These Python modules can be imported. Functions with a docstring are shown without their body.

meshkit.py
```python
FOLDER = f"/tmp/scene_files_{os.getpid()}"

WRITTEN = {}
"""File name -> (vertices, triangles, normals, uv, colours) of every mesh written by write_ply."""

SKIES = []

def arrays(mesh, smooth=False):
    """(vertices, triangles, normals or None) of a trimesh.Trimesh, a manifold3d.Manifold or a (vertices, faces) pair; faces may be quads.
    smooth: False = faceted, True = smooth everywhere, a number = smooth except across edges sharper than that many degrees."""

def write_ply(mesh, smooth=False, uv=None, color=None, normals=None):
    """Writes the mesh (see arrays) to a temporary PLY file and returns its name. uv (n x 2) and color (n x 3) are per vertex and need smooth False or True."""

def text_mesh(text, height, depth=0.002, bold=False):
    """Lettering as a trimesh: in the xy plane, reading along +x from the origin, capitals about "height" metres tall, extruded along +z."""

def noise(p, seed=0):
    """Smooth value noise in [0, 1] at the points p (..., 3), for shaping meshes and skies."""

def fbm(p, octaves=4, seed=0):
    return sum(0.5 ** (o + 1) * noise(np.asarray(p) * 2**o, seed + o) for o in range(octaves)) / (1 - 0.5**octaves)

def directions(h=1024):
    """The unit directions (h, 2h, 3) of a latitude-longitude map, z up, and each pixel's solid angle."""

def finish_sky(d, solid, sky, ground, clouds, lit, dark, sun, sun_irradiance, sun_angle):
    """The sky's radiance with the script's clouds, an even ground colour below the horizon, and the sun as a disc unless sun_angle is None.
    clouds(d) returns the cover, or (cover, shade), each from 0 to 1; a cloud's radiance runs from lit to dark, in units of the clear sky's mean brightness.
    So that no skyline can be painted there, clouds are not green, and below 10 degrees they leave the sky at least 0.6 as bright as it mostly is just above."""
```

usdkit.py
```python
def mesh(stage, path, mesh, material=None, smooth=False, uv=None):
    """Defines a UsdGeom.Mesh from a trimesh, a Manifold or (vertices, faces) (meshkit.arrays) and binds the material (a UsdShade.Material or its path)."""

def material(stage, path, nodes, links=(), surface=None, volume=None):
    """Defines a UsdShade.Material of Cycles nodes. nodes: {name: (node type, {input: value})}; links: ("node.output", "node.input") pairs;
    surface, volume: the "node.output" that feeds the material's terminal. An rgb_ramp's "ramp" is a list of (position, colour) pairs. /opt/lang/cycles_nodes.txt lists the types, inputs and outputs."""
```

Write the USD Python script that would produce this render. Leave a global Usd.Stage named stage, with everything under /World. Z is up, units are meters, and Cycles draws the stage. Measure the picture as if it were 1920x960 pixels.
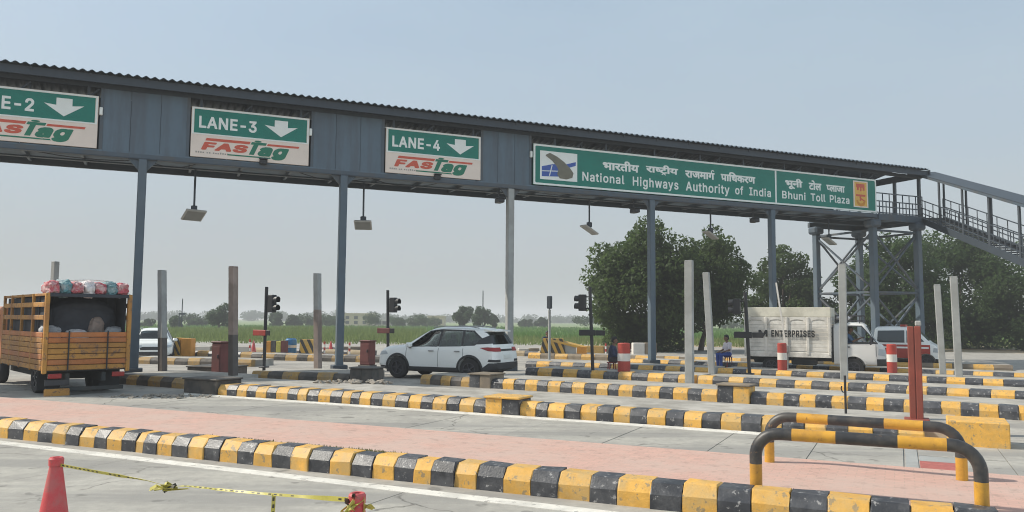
import math, random, glob
from math import sin, cos, atan, atan2, radians, degrees, pi, hypot
import numpy as np, trimesh, manifold3d, shapely
from shapely import affinity
from shapely.geometry import Polygon, box as sbox
from shapely.ops import unary_union
import usdkit, meshkit
from pxr import Usd, UsdGeom, UsdLux, UsdShade, Gf, Sdf

random.seed(7)
RNG = np.random.default_rng(11)
stage = Usd.Stage.CreateInMemory()
UsdGeom.SetStageUpAxis(stage, 'Z')
UsdGeom.SetStageMetersPerUnit(stage, 1.0)
UsdGeom.Xform.Define(stage, '/World')
UsdGeom.Scope.Define(stage, '/World/Looks')

# ------------------------------------------------------------------ camera, sky, sun, exposure
F = 1500.0                      # focal length in pixels of the 1920 wide photograph
EYE = np.array([0, 0, 1.95])
PITCH, ROLL = atan(120 / F), radians(0.4)
fw = np.array([0, cos(PITCH), sin(PITCH)])
_u = np.array([0, -sin(PITCH), cos(PITCH)])
rt = cos(ROLL) * np.array([1.0, 0, 0]) + sin(ROLL) * _u
up = -sin(ROLL) * np.array([1.0, 0, 0]) + cos(ROLL) * _u
cam = UsdGeom.Camera.Define(stage, '/World/camera')
cam.CreateHorizontalApertureAttr(36.0)
cam.CreateVerticalApertureAttr(18.0)
cam.CreateFocalLengthAttr(36.0 * F / 1920)
cam.CreateClippingRangeAttr((0.1, 5000))
M4 = Gf.Matrix4d(*rt, 0, *up, 0, *(-fw), 0, *EYE, 1)
cam.AddTransformOp().Set(M4)
EXPOSURE = 0.27
cam.CreateExposureAttr(EXPOSURE)

SUN_AZ, SUN_EL = radians(276), radians(41)
sky = UsdLux.DomeLight.Define(stage, '/World/sky')
sky.GetPrim().SetCustomDataByKey('kind', 'structure')
skymat = usdkit.material(stage, '/World/Looks/hazy_sky', {
    'st': ('sky_texture', {'sky_type': 'single_scattering', 'sun_disc': False, 'sun_elevation': SUN_EL, 'sun_rotation': SUN_AZ,
                           'air_density': 1.0, 'aerosol_density': 2.5, 'ozone_density': 1.0}),
    'tc': ('texture_coordinate', {}),
    'map': ('mapping', {'scale': (1.2, 1.2, 4.0)}),
    'nz': ('noise_texture', {'scale': 1.6, 'detail': 4.0, 'roughness': 0.5}),
    'rp': ('rgb_ramp', {'ramp': [(0.3, (0.50, 0.50, 0.50)), (0.7, (0.68, 0.68, 0.68))]}),
    'sep': ('separate_xyz', {}),
    'hz': ('rgb_ramp', {'ramp': [(0.0, (3.0, 3.3, 3.2)), (0.083, (3.5, 3.83, 4.0)), (0.2, (3.65, 4.25, 4.65)), (0.4, (4.15, 5.1, 5.7)), (1.0, (4.15, 5.1, 5.7))]}),
    'hf': ('rgb_ramp', {'ramp': [(0.0, (0.4,) * 3), (0.12, (0.3,) * 3), (0.4, (0.0,) * 3), (1.0, (0.0,) * 3)]}),
    'ad': ('mix', {'mix_type': 'add', 'fac': 1.0, 'use_clamp': True}),
    'mx': ('mix', {}),
    'bg': ('background_shader', {'strength': 0.117}),
}, [('tc.generated', 'map.vector'), ('map.vector', 'nz.vector'), ('nz.fac', 'rp.fac'), ('rp.color', 'ad.color1'), ('hf.color', 'ad.color2'), ('ad.color', 'mx.fac'), ('tc.generated', 'sep.vector'), ('sep.z', 'hz.fac'), ('sep.z', 'hf.fac'), ('hz.color', 'mx.color2'), ('st.color', 'mx.color1'),
    ('mx.color', 'bg.color')], surface='bg.background')
UsdShade.MaterialBindingAPI.Apply(sky.GetPrim()).Bind(skymat)
sun = UsdLux.DistantLight.Define(stage, '/World/sun')
sun.CreateNormalizeAttr(True)
sun.CreateIntensityAttr(0.88)
sun.CreateAngleAttr(0.8)
sun.CreateColorAttr(Gf.Vec3f(1.0, 0.94, 0.83))
sun.AddRotateXYZOp().Set(Gf.Vec3f(degrees(pi / 2 - SUN_EL), 0, 180 - degrees(SUN_AZ)))

# ------------------------------------------------------------------ where things stand: rays of the surveyed photograph met with real planes
def az(a):
    return np.array([sin(radians(a)), cos(radians(a)), 0.0])
K, N = az(115.8), az(25.8)      # along the lanes (to the right and nearer), across the lanes (away)
G = az(66)                      # along the gantry
AW = np.array([-G[1], G[0], 0]) # behind the gantry
P0 = np.array([-12.11, 25.88, 0])
LANE, GANT = -25.8, 24.0        # the turn of the two local frames about z
def ray(px, py):
    return fw + rt * (px - 960) / F - up * (py - 480) / F
def gnd(px, py, z=0.0):
    d = ray(px, py)
    return EYE + d * (z - EYE[2]) / d[2]
def onv(px, v, z=0.0):
    "the point at distance v across the lanes, height z, seen at picture column px"
    c = (px - 960) / F
    w = rt - c * fw
    u = -((N * v + np.array([0, 0, z]) - EYE) @ w) / (K @ w)
    return K * u + N * v + np.array([0, 0, z])
def at(px, dist, z=0.0):
    "the point at depth dist and height z, seen at column px"
    c = (px - 960) / F
    x = (c * (dist * fw[1] + (z - EYE[2]) * fw[2]) - dist * rt[1] - (z - EYE[2]) * rt[2]) / rt[0]
    return np.array([x, dist, z])
def hz(p, py):
    "height of the point above p that is seen at row py"
    c = -(py - 480) / F
    w = up - c * fw
    q = np.array([p[0], p[1], 0]) - EYE
    return -(q @ w) / w[2]
def line_x(a, b, px, dz=0.0):
    "parameter (metres from a) along the line a-b seen at column px"
    c = (px - 960) / F
    w = rt - c * fw
    d = (b - a) / np.linalg.norm(b - a)
    return -((a + np.array([0, 0, dz]) - EYE) @ w) / (d @ w)

# ------------------------------------------------------------------ prims
_used = {}
def unique(parent, name):
    k = parent + '/' + name
    n = _used.get(k, 0)
    _used[k] = n + 1
    return k if n == 0 else f'{k}_{n:03d}'
def meta(prim, label=None, cat=None, group=None, kind=None):
    for k, v in (('label', label), ('category', cat), ('group', group), ('kind', kind)):
        if v:
            prim.SetCustomDataByKey(k, v)
def thing(name, label, cat, loc=(0, 0, 0), rotz=0.0, group=None):
    p = unique('/World', name)
    x = UsdGeom.Xform.Define(stage, p)
    x.AddTranslateOp().Set(Gf.Vec3d(*map(float, loc)))
    if rotz:
        x.AddRotateZOp().Set(float(rotz))
    meta(x.GetPrim(), label, cat, group)
    return p
def node(parent, name, loc=(0, 0, 0), rotz=0.0, label=None):
    p = unique(parent, name)
    x = UsdGeom.Xform.Define(stage, p)
    x.AddTranslateOp().Set(Gf.Vec3d(*map(float, loc)))
    if rotz:
        x.AddRotateZOp().Set(float(rotz))
    meta(x.GetPrim(), label)
    return p
def part(parent, name, mesh, mat, smooth=False, label=None, kind=None):
    p = unique(parent, name)
    usdkit.mesh(stage, p, mesh, '/World/Looks/' + mat, smooth=smooth)
    meta(stage.GetPrimAtPath(p), label, None, None, kind)
    return p
def solo(name, label, cat, mesh, mat, smooth=False, group=None, kind=None):
    p = unique('/World', name)
    usdkit.mesh(stage, p, mesh, '/World/Looks/' + mat, smooth=smooth)
    meta(stage.GetPrimAtPath(p), label, cat, group, kind)
    return p
def copy(src, name, label, loc, rotz=0.0, group=None, cat=None, scale=None):
    p = unique('/World', name)
    x = UsdGeom.Xform.Define(stage, p)
    x.GetPrim().GetReferences().AddInternalReference(src)
    x.ClearXformOpOrder()
    x.AddTranslateOp().Set(Gf.Vec3d(*map(float, loc)))
    x.AddRotateZOp().Set(float(rotz))
    if scale:
        x.AddScaleOp().Set(Gf.Vec3f(*scale))
    meta(x.GetPrim(), label, cat, group)
    x.GetPrim().SetInstanceable(True)
    return p

# ------------------------------------------------------------------ shapes
cat = trimesh.util.concatenate
def box(c, s, rz=0.0):
    m = trimesh.creation.box(s)
    if rz:
        m.apply_transform(trimesh.transformations.rotation_matrix(rz, [0, 0, 1]))
    m.apply_translation(c)
    return m
def bx(x0, x1, y0, y1, z0, z1):
    return box(((x0 + x1) / 2, (y0 + y1) / 2, (z0 + z1) / 2), (x1 - x0, y1 - y0, z1 - z0))
def cbox(x0, x1, y0, y1, z0, z1, b=0.02):
    "a box with chamfered edges"
    c = np.array([(x0 + x1) / 2, (y0 + y1) / 2, (z0 + z1) / 2])
    h = np.abs(np.array([x1 - x0, y1 - y0, z1 - z0])) / 2
    b = min(b, h.min() * 0.8)
    pts = []
    for sx in (-1, 1):
        for sy in (-1, 1):
            for sz in (-1, 1):
                for k in range(3):
                    o = h - b
                    o[k] = h[k]
                    pts.append(c + o * (sx, sy, sz))
    return trimesh.convex.convex_hull(np.array(pts))
def rod(a, b, r, sides=8, r2=None):
    a, b = np.asarray(a, float), np.asarray(b, float)
    t = (b - a) / np.linalg.norm(b - a)
    x = np.cross(t, [0, 0, 1.0] if abs(t[2]) < 0.9 else [1.0, 0, 0])
    x /= np.linalg.norm(x)
    y = np.cross(t, x)
    an = np.arange(sides) * 2 * pi / sides
    ring = np.cos(an)[:, None] * x + np.sin(an)[:, None] * y
    v = np.vstack([a + ring * r, b + ring * (r if r2 is None else r2), [a, b]])
    i = np.arange(sides)
    j = (i + 1) % sides
    f = np.vstack([np.c_[i, j, i + sides], np.c_[j, j + sides, i + sides], np.c_[j, i, i * 0 + 2 * sides], np.c_[i + sides, j + sides, i * 0 + 2 * sides + 1]])
    return trimesh.Trimesh(v, f, process=False)
def beam(a, b, w, h):
    "a rectangular bar from a to b, w wide, h high"
    a, b = np.asarray(a, float), np.asarray(b, float)
    t = (b - a) / np.linalg.norm(b - a)
    x = np.cross(t, [0, 0, 1.0] if abs(t[2]) < 0.99 else [0, 1.0, 0])
    x /= np.linalg.norm(x)
    y = np.cross(x, t)
    q = [x * sx * w / 2 + y * sy * h / 2 for sx, sy in ((-1, -1), (1, -1), (1, 1), (-1, 1))]
    return trimesh.convex.convex_hull(np.array([a + k for k in q] + [b + k for k in q]))
def pipe(pts, r, sides=10, caps=True):
    "a tube along a polyline"
    p = np.asarray(pts, float)
    t = np.gradient(p, axis=0)
    t /= np.linalg.norm(t, axis=1, keepdims=True)
    ref = np.array([0.31, 0.83, 0.2])
    x = np.cross(t, ref)
    x /= np.linalg.norm(x, axis=1, keepdims=True)
    y = np.cross(t, x)
    an = np.arange(sides) * 2 * pi / sides
    r = np.broadcast_to(r, (len(p),))
    v = (p[:, None] + r[:, None, None] * (np.cos(an)[None, :, None] * x[:, None] + np.sin(an)[None, :, None] * y[:, None])).reshape(-1, 3)
    f = []
    for i in range(len(p) - 1):
        for k in range(sides):
            a, b = i * sides + k, i * sides + (k + 1) % sides
            f += [[a, b, a + sides], [b, b + sides, a + sides]]
    if caps:
        n = len(v)
        v = np.vstack([v, p[0], p[-1]])
        e = (len(p) - 1) * sides
        for k in range(sides):
            f += [[(k + 1) % sides, k, n], [e + k, e + (k + 1) % sides, n + 1]]
    return trimesh.Trimesh(v, np.array(f), process=False)
def prism(poly, y0, y1, plane='xz'):
    "an outline (list of 2D points or a Polygon) extruded from y0 to y1 along the axis the plane lacks"
    pg = poly if hasattr(poly, 'geom_type') else Polygon(poly)
    ms = [trimesh.creation.extrude_polygon(g, y1 - y0, engine='earcut') for g in getattr(pg, 'geoms', [pg])]
    m = cat(ms)
    v = np.array(m.vertices)
    a, b, c = v[:, 0], v[:, 1], v[:, 2] + y0
    if plane == 'xz':
        v = np.c_[a, c, b]
        m = trimesh.Trimesh(v, m.faces[:, ::-1], process=False)
    elif plane == 'yz':
        m = trimesh.Trimesh(np.c_[c, a, b], m.faces, process=False)
    else:
        m = trimesh.Trimesh(np.c_[a, b, c], m.faces, process=False)
    return m
def lathe(prof, sides=24, axis='z'):
    m = trimesh.creation.revolve(np.array(prof, float), sections=sides)
    if axis == 'y':
        m.apply_transform(trimesh.transformations.rotation_matrix(-pi / 2, [1, 0, 0]))
    if axis == 'x':
        m.apply_transform(trimesh.transformations.rotation_matrix(pi / 2, [0, 1, 0]))
    return m
def moved(m, d, rz=0.0):
    m = m.copy()
    if rz:
        m.apply_transform(trimesh.transformations.rotation_matrix(rz, [0, 0, 1]))
    m.apply_translation(d)
    return m
def MF(m):
    return manifold3d.Manifold(manifold3d.Mesh(np.asarray(m.vertices, np.float32), np.asarray(m.faces, np.uint32)))
def TM(m):
    q = m.to_mesh()
    return trimesh.Trimesh(np.array(q.vert_properties[:, :3]), np.array(q.tri_verts), process=False)

# ------------------------------------------------------------------ materials
def mat(name, col, rough=0.65, var=0.12, scale=5.0, stain=None, stain_scale=0.9, stain_amt=0.5, bump=0.0, bump_scale=60.0, metal=0.0, wear=None, wear_at=0.62, wear_scale=9.0, spec=0.5, island=0.0, sv=None, srot=0.0):
    c = np.array(col, float)
    nodes = {'geo': ('geometry', {}),
             'n1': ('noise_texture', {'scale': scale, 'detail': 5.0, 'roughness': 0.6}),
             'r1': ('rgb_ramp', {'ramp': [(0.28, tuple(c * (1 - var))), (0.72, tuple(np.minimum(c * (1 + var), 0.95)))]}),
             'p': ('principled_bsdf', {'roughness': rough, 'metallic': metal, 'specular_ior_level': spec})}
    links = [('geo.position', 'n1.vector'), ('n1.fac', 'r1.fac')]
    cur = 'r1.color'
    if island:
        nodes['hs'] = ('hsv', {'hue': 0.5, 'saturation': 1.0, 'fac': 1.0})
        nodes['mr'] = ('map_range', {'from_min': 0.0, 'from_max': 1.0, 'to_min': 1 - island, 'to_max': 1 + island})
        nodes['oi'] = ('object_info', {})
        links += [('oi.random', 'mr.value'), ('mr.result', 'hs.value'), (cur, 'hs.color')]
        cur = 'hs.color'
    if stain is not None:
        nodes['n2'] = ('noise_texture', {'scale': stain_scale, 'detail': 6.0, 'roughness': 0.65})
        nodes['r2'] = ('rgb_ramp', {'ramp': [(0.44, (0, 0, 0)), (0.60, (stain_amt,) * 3)]})
        nodes['m2'] = ('mix', {'color2': tuple(stain)})
        if sv is not None:
            nodes['mp'] = ('mapping', {'rotation': (0, 0, srot), 'scale': tuple(sv)})
            links += [('geo.position', 'mp.vector'), ('mp.vector', 'n2.vector')]
        else:
            links.append(('geo.position', 'n2.vector'))
        links += [('n2.fac', 'r2.fac'), ('r2.color', 'm2.fac'), (cur, 'm2.color1')]
        cur = 'm2.color'
    if wear is not None:
        nodes['n3'] = ('noise_texture', {'scale': wear_scale, 'detail': 8.0, 'roughness': 0.7})
        nodes['r3'] = ('rgb_ramp', {'ramp': [(wear_at, (0, 0, 0)), (wear_at + 0.025, (0.85,) * 3)]})
        nodes['m3'] = ('mix', {'color2': tuple(wear)})
        links += [('geo.position', 'n3.vector'), ('n3.fac', 'r3.fac'), ('r3.color', 'm3.fac'), (cur, 'm3.color1')]
        cur = 'm3.color'
    links.append((cur, 'p.base_color'))
    if bump:
        nodes['n4'] = ('noise_texture', {'scale': bump_scale, 'detail': 4.0})
        nodes['b'] = ('bump', {'strength': bump, 'distance': 0.01})
        links += [('geo.position', 'n4.vector'), ('n4.fac', 'b.height'), ('b.normal', 'p.normal')]
    usdkit.material(stage, '/World/Looks/' + name, nodes, links, surface='p.BSDF')
    return name
def leafmat(name, dark, light, brown=None, brown_amt=0.0, trans=0.25):
    d, l = np.array(dark), np.array(light)
    ramp = [(0.0, tuple(d)), (0.5, tuple((d + l) / 2)), (0.85, tuple(l))]
    if brown is not None:
        ramp.append((1.0 - brown_amt, tuple(l)))
        ramp.append((min(1.0, 1.0 - brown_amt + 0.01), tuple(brown)))
    usdkit.material(stage, '/World/Looks/' + name, {
        'geo': ('geometry', {}), 'r': ('rgb_ramp', {'ramp': sorted(ramp)}),
        'p': ('principled_bsdf', {'roughness': 0.5, 'specular_ior_level': 0.35}), 't': ('translucent_bsdf', {}), 'm': ('mix_closure', {'fac': trans})},
        [('geo.random_per_island', 'r.fac'), ('r.color', 'p.base_color'), ('r.color', 't.color'), ('p.BSDF', 'm.closure1'), ('t.BSDF', 'm.closure2')], surface='m.closure')
CONC = (0.33, 0.31, 0.28)
def concrete(name, base, dark, tracks, crack, island=0.0, bump=0.35):
    """cast concrete: mottling, faint tyre tracks along the lane, fine cracks, oil drips"""
    b = np.array(base)
    nodes = {'geo': ('geometry', {}), 'mp': ('mapping', {'rotation': (0, 0, radians(25.8)), 'scale': (0.10, 1.3, 1.0)}),
             'n1': ('noise_texture', {'scale': 6.0, 'detail': 7.0, 'roughness': 0.7}), 'r1': ('rgb_ramp', {'ramp': [(0.33, tuple(b * .86)), (0.66, tuple(b * 1.12))]}),
             'n2': ('noise_texture', {'scale': 0.8, 'detail': 6.0, 'roughness': 0.65}), 'r2': ('rgb_ramp', {'ramp': [(0.46, (0, 0, 0)), (0.64, (.7,) * 3)]}), 'm2': ('mix', {'color2': tuple(dark)}),
             'n3': ('noise_texture', {'scale': 1.0, 'detail': 5.0, 'roughness': 0.6}), 'r3': ('rgb_ramp', {'ramp': [(0.48, (0, 0, 0)), (0.62, (.75,) * 3)]}), 'm3': ('mix', {'color2': tuple(tracks)}),
             'n4': ('noise_texture', {'scale': 1.7, 'detail': 4.0}), 'va': ('vector_math', {'math_type': 'multiply_add', 'vector2': (.5, .5, .5)}),
             'vo': ('voronoi_texture', {'feature': 'distance_to_edge', 'scale': 0.34}), 'r4': ('rgb_ramp', {'ramp': [(0.0, (.8,) * 3), (0.007, (0, 0, 0))]}),
             'n5': ('noise_texture', {'scale': 0.45, 'detail': 2.0}), 'r5': ('rgb_ramp', {'ramp': [(0.50, (0, 0, 0)), (0.56, (1, 1, 1))]}), 'mm': ('mix', {'mix_type': 'multiply', 'fac': 1.0}), 'm4': ('mix', {'color2': tuple(crack)}),
             'n6': ('noise_texture', {'scale': 2.6, 'detail': 3.0, 'roughness': 0.5}), 'r6': ('rgb_ramp', {'ramp': [(0.63, (0, 0, 0)), (0.68, (.6,) * 3)]}), 'm6': ('mix', {'color2': tuple(np.array(dark) * .55)}),
             'n7': ('noise_texture', {'scale': 90.0, 'detail': 4.0}), 'b': ('bump', {'strength': bump, 'distance': 0.01}), 'p': ('principled_bsdf', {'roughness': 0.85, 'specular_ior_level': 0.35})}
    links = [('geo.position', 'n1.vector'), ('n1.fac', 'r1.fac'), ('geo.position', 'n2.vector'), ('n2.fac', 'r2.fac'), ('r2.color', 'm2.fac'), ('r1.color', 'm2.color1'),
             ('geo.position', 'mp.vector'), ('mp.vector', 'n3.vector'), ('n3.fac', 'r3.fac'), ('r3.color', 'm3.fac'), ('m2.color', 'm3.color1'),
             ('geo.position', 'n4.vector'), ('n4.color', 'va.vector1'), ('geo.position', 'va.vector3'), ('va.vector', 'vo.vector'), ('vo.distance', 'r4.fac'),
             ('geo.position', 'n5.vector'), ('n5.fac', 'r5.fac'), ('r4.color', 'mm.color1'), ('r5.color', 'mm.color2'), ('mm.color', 'm4.fac'), ('m3.color', 'm4.color1'),
             ('geo.position', 'n6.vector'), ('n6.fac', 'r6.fac'), ('r6.color', 'm6.fac'), ('m4.color', 'm6.color1'),
             ('geo.position', 'n7.vector'), ('n7.fac', 'b.height'), ('b.normal', 'p.normal')]
    cur = 'm6.color'
    if island:
        nodes['hs'] = ('hsv', {'hue': 0.5, 'saturation': 1.0, 'fac': 1.0})
        nodes['mr'] = ('map_range', {'to_min': 1 - island, 'to_max': 1 + island})
        nodes['oi'] = ('object_info', {})
        links += [('oi.random', 'mr.value'), ('mr.result', 'hs.value'), (cur, 'hs.color')]
        cur = 'hs.color'
    links.append((cur, 'p.base_color'))
    usdkit.material(stage, '/World/Looks/' + name, nodes, links, surface='p.BSDF')
concrete('road_concrete', (0.41, 0.385, 0.34), (0.27, 0.255, 0.23), (0.27, 0.255, 0.235), (0.10, 0.095, 0.085))
concrete('slab_concrete', (0.41, 0.39, 0.345), (0.29, 0.275, 0.25), (0.27, 0.26, 0.24), (0.10, 0.095, 0.085), island=0.05)
mat('island_concrete', (0.42, 0.395, 0.35), 0.9, 0.16, 2.0, stain=(0.21, 0.19, 0.16), stain_scale=1.4, stain_amt=0.6, bump=0.4, bump_scale=50)
usdkit.material(stage, '/World/Looks/pink_paving', {
    'geo': ('geometry', {}), 'mp': ('mapping', {'rotation': (0, 0, radians(25.8))}),
    'br': ('brick_texture', {'scale': 1.0, 'brick_width': 0.2, 'row_height': 0.1, 'mortar_size': 0.006, 'mortar_smooth': 0.3, 'color1': (0.60, 0.375, 0.305), 'color2': (0.54, 0.345, 0.285), 'mortar': (0.46, 0.32, 0.26)}),
    'n2': ('noise_texture', {'scale': 0.9, 'detail': 7.0, 'roughness': 0.65}), 'r2': ('rgb_ramp', {'ramp': [(0.42, (0, 0, 0)), (0.62, (.75,) * 3)]}), 'm2': ('mix', {'color2': (0.53, 0.40, 0.34)}),
    'n3': ('noise_texture', {'scale': 5.0, 'detail': 6.0, 'roughness': 0.7}), 'r3': ('rgb_ramp', {'ramp': [(0.55, (0, 0, 0)), (0.66, (.5,) * 3)]}), 'm3': ('mix', {'color2': (0.30, 0.215, 0.18)}),
    'b': ('bump', {'strength': 0.4, 'distance': 0.004}), 'p': ('principled_bsdf', {'roughness': 0.85, 'specular_ior_level': 0.3})},
    [('geo.position', 'mp.vector'), ('mp.vector', 'br.vector'), ('geo.position', 'n2.vector'), ('n2.fac', 'r2.fac'), ('r2.color', 'm2.fac'), ('br.color', 'm2.color1'),
     ('geo.position', 'n3.vector'), ('n3.fac', 'r3.fac'), ('r3.color', 'm3.fac'), ('m2.color', 'm3.color1'), ('m3.color', 'p.base_color'), ('n3.fac', 'b.height'), ('b.normal', 'p.normal')], surface='p.BSDF')
mat('red_paving', (0.40, 0.12, 0.10), 0.8, 0.2, 8.0, bump=0.3)
mat('white_line', (0.74, 0.71, 0.64), 0.75, 0.10, 6.0, stain=(0.52, 0.50, 0.45), stain_scale=2.0, stain_amt=0.7, wear=(0.36, 0.34, 0.31), wear_at=0.585, wear_scale=7)
mat('dirt', (0.42, 0.32, 0.21), 0.95, 0.2, 0.5, stain=(0.22, 0.19, 0.11), stain_scale=0.12, stain_amt=0.7, bump=0.5, bump_scale=10)
mat('field_green', (0.16, 0.23, 0.08), 0.9, 0.2, 0.25, stain=(0.23, 0.24, 0.11), stain_scale=0.03, stain_amt=0.6)
mat('kerb_yellow', (0.70, 0.385, 0.075), 0.6, 0.16, 7.0, stain=(0.56, 0.37, 0.14), stain_scale=3.0, stain_amt=0.8, wear=(0.30, 0.235, 0.14), wear_at=0.575, wear_scale=10, bump=0.35, bump_scale=45, island=0.12)
mat('kerb_black', (0.043, 0.045, 0.052), 0.45, 0.2, 7.0, stain=(0.105, 0.105, 0.11), stain_scale=3.0, stain_amt=0.8, wear=(0.36, 0.35, 0.34), wear_at=0.60, wear_scale=12, bump=0.35, bump_scale=45, island=0.2)
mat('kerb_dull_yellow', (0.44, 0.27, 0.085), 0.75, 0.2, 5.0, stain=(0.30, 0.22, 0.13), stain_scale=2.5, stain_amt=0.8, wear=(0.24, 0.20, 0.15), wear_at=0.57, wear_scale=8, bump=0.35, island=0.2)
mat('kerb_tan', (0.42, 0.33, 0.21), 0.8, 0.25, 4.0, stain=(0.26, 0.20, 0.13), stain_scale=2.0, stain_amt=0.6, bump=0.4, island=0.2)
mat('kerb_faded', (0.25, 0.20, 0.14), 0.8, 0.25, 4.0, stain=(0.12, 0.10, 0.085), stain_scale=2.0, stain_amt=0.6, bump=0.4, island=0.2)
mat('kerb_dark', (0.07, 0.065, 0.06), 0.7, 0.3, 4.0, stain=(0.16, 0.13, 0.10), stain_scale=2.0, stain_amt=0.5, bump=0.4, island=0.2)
mat('slate_paint', (0.070, 0.095, 0.120), 0.5, 0.08, 1.2, stain=(0.10, 0.085, 0.07), stain_scale=1.0, stain_amt=0.5, sv=(1.5, 1.5, .5))
mat('slate_panel', (0.105, 0.150, 0.190), 0.6, 0.06, 0.8, stain=(0.085, 0.10, 0.12), stain_scale=1.0, stain_amt=0.65, sv=(2.2, 2.2, 0.25), island=0.05)
mat('slate_dark', (0.040, 0.052, 0.066), 0.55, 0.1, 1.2)
mat('slate_column', (0.082, 0.115, 0.145), 0.45, 0.08, 2.0, stain=(0.13, 0.145, 0.155), stain_scale=0.8, stain_amt=0.35)
mat('roof_metal', (0.07, 0.09, 0.112), 0.45, 0.1, 1.0, metal=0.2)
mat('sign_green', (0.003, 0.17, 0.125), 0.4, 0.06, 1.5)
mat('sign_white', (0.78, 0.80, 0.76), 0.4, 0.03, 2.0)
mat('sign_cream', (0.78, 0.665, 0.575), 0.45, 0.05, 2.0)
mat('sign_red', (0.58, 0.10, 0.055), 0.45, 0.05, 2.0)
mat('sign_tag_green', (0.015, 0.17, 0.10), 0.45, 0.05, 2.0)
mat('sign_blue', (0.045, 0.10, 0.36), 0.45, 0.08, 2.0)
mat('sign_olive', (0.16, 0.15, 0.11), 0.45, 0.2, 3.0)
mat('sign_yellow', (0.72, 0.42, 0.08), 0.45, 0.05, 2.0)
mat('small_print', (0.32, 0.30, 0.27), 0.5, 0.05, 2.0)
mat('grey_post', (0.36, 0.365, 0.35), 0.75, 0.10, 2.5, stain=(0.25, 0.25, 0.235), stain_scale=1.3, stain_amt=0.5, bump=0.2)
mat('brown_post', (0.30, 0.235, 0.20), 0.75, 0.15, 2.5, stain=(0.16, 0.12, 0.10), stain_scale=1.3, stain_amt=0.6, bump=0.2)
mat('dark_post', (0.11, 0.095, 0.085), 0.75, 0.2, 2.5, bump=0.2)
mat('black_metal', (0.022, 0.022, 0.025), 0.45, 0.15, 4.0)
mat('black_rubber', (0.020, 0.020, 0.021), 0.8, 0.2, 5.0)
mat('dark_plastic', (0.035, 0.035, 0.04), 0.55, 0.1, 4.0)
mat('grey_metal', (0.30, 0.30, 0.29), 0.45, 0.1, 4.0, metal=0.3)
mat('lamp_grey', (0.40, 0.38, 0.34), 0.5, 0.1, 4.0)
mat('lens_grey', (0.20, 0.20, 0.185), 0.4, 0.1, 4.0)
mat('rim_metal', (0.09, 0.09, 0.10), 0.35, 0.1, 4.0, metal=0.6)
mat('red_paint', (0.42, 0.045, 0.03), 0.5, 0.15, 4.0, stain=(0.28, 0.06, 0.045), stain_scale=1.5, stain_amt=0.5)
mat('rust_red', (0.26, 0.062, 0.042), 0.6, 0.15, 3.0, stain=(0.19, 0.055, 0.04), stain_scale=1.2, stain_amt=0.6)
mat('maroon_paint', (0.15, 0.040, 0.036), 0.6, 0.2, 4.0, stain=(0.09, 0.04, 0.035), stain_scale=1.5, stain_amt=0.5)
mat('band_white', (0.68, 0.64, 0.58), 0.6, 0.08, 4.0)
mat('rail_black', (0.030, 0.030, 0.032), 0.45, 0.2, 6.0, stain=(0.085, 0.075, 0.065), stain_scale=4.0, stain_amt=0.7, wear=(0.22, 0.13, 0.07), wear_at=0.64, wear_scale=14)
mat('rail_yellow', (0.62, 0.32, 0.035), 0.42, 0.12, 5.0, stain=(0.44, 0.225, 0.04), stain_scale=3.5, stain_amt=0.8, wear=(0.20, 0.10, 0.04), wear_at=0.63, wear_scale=14)
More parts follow.
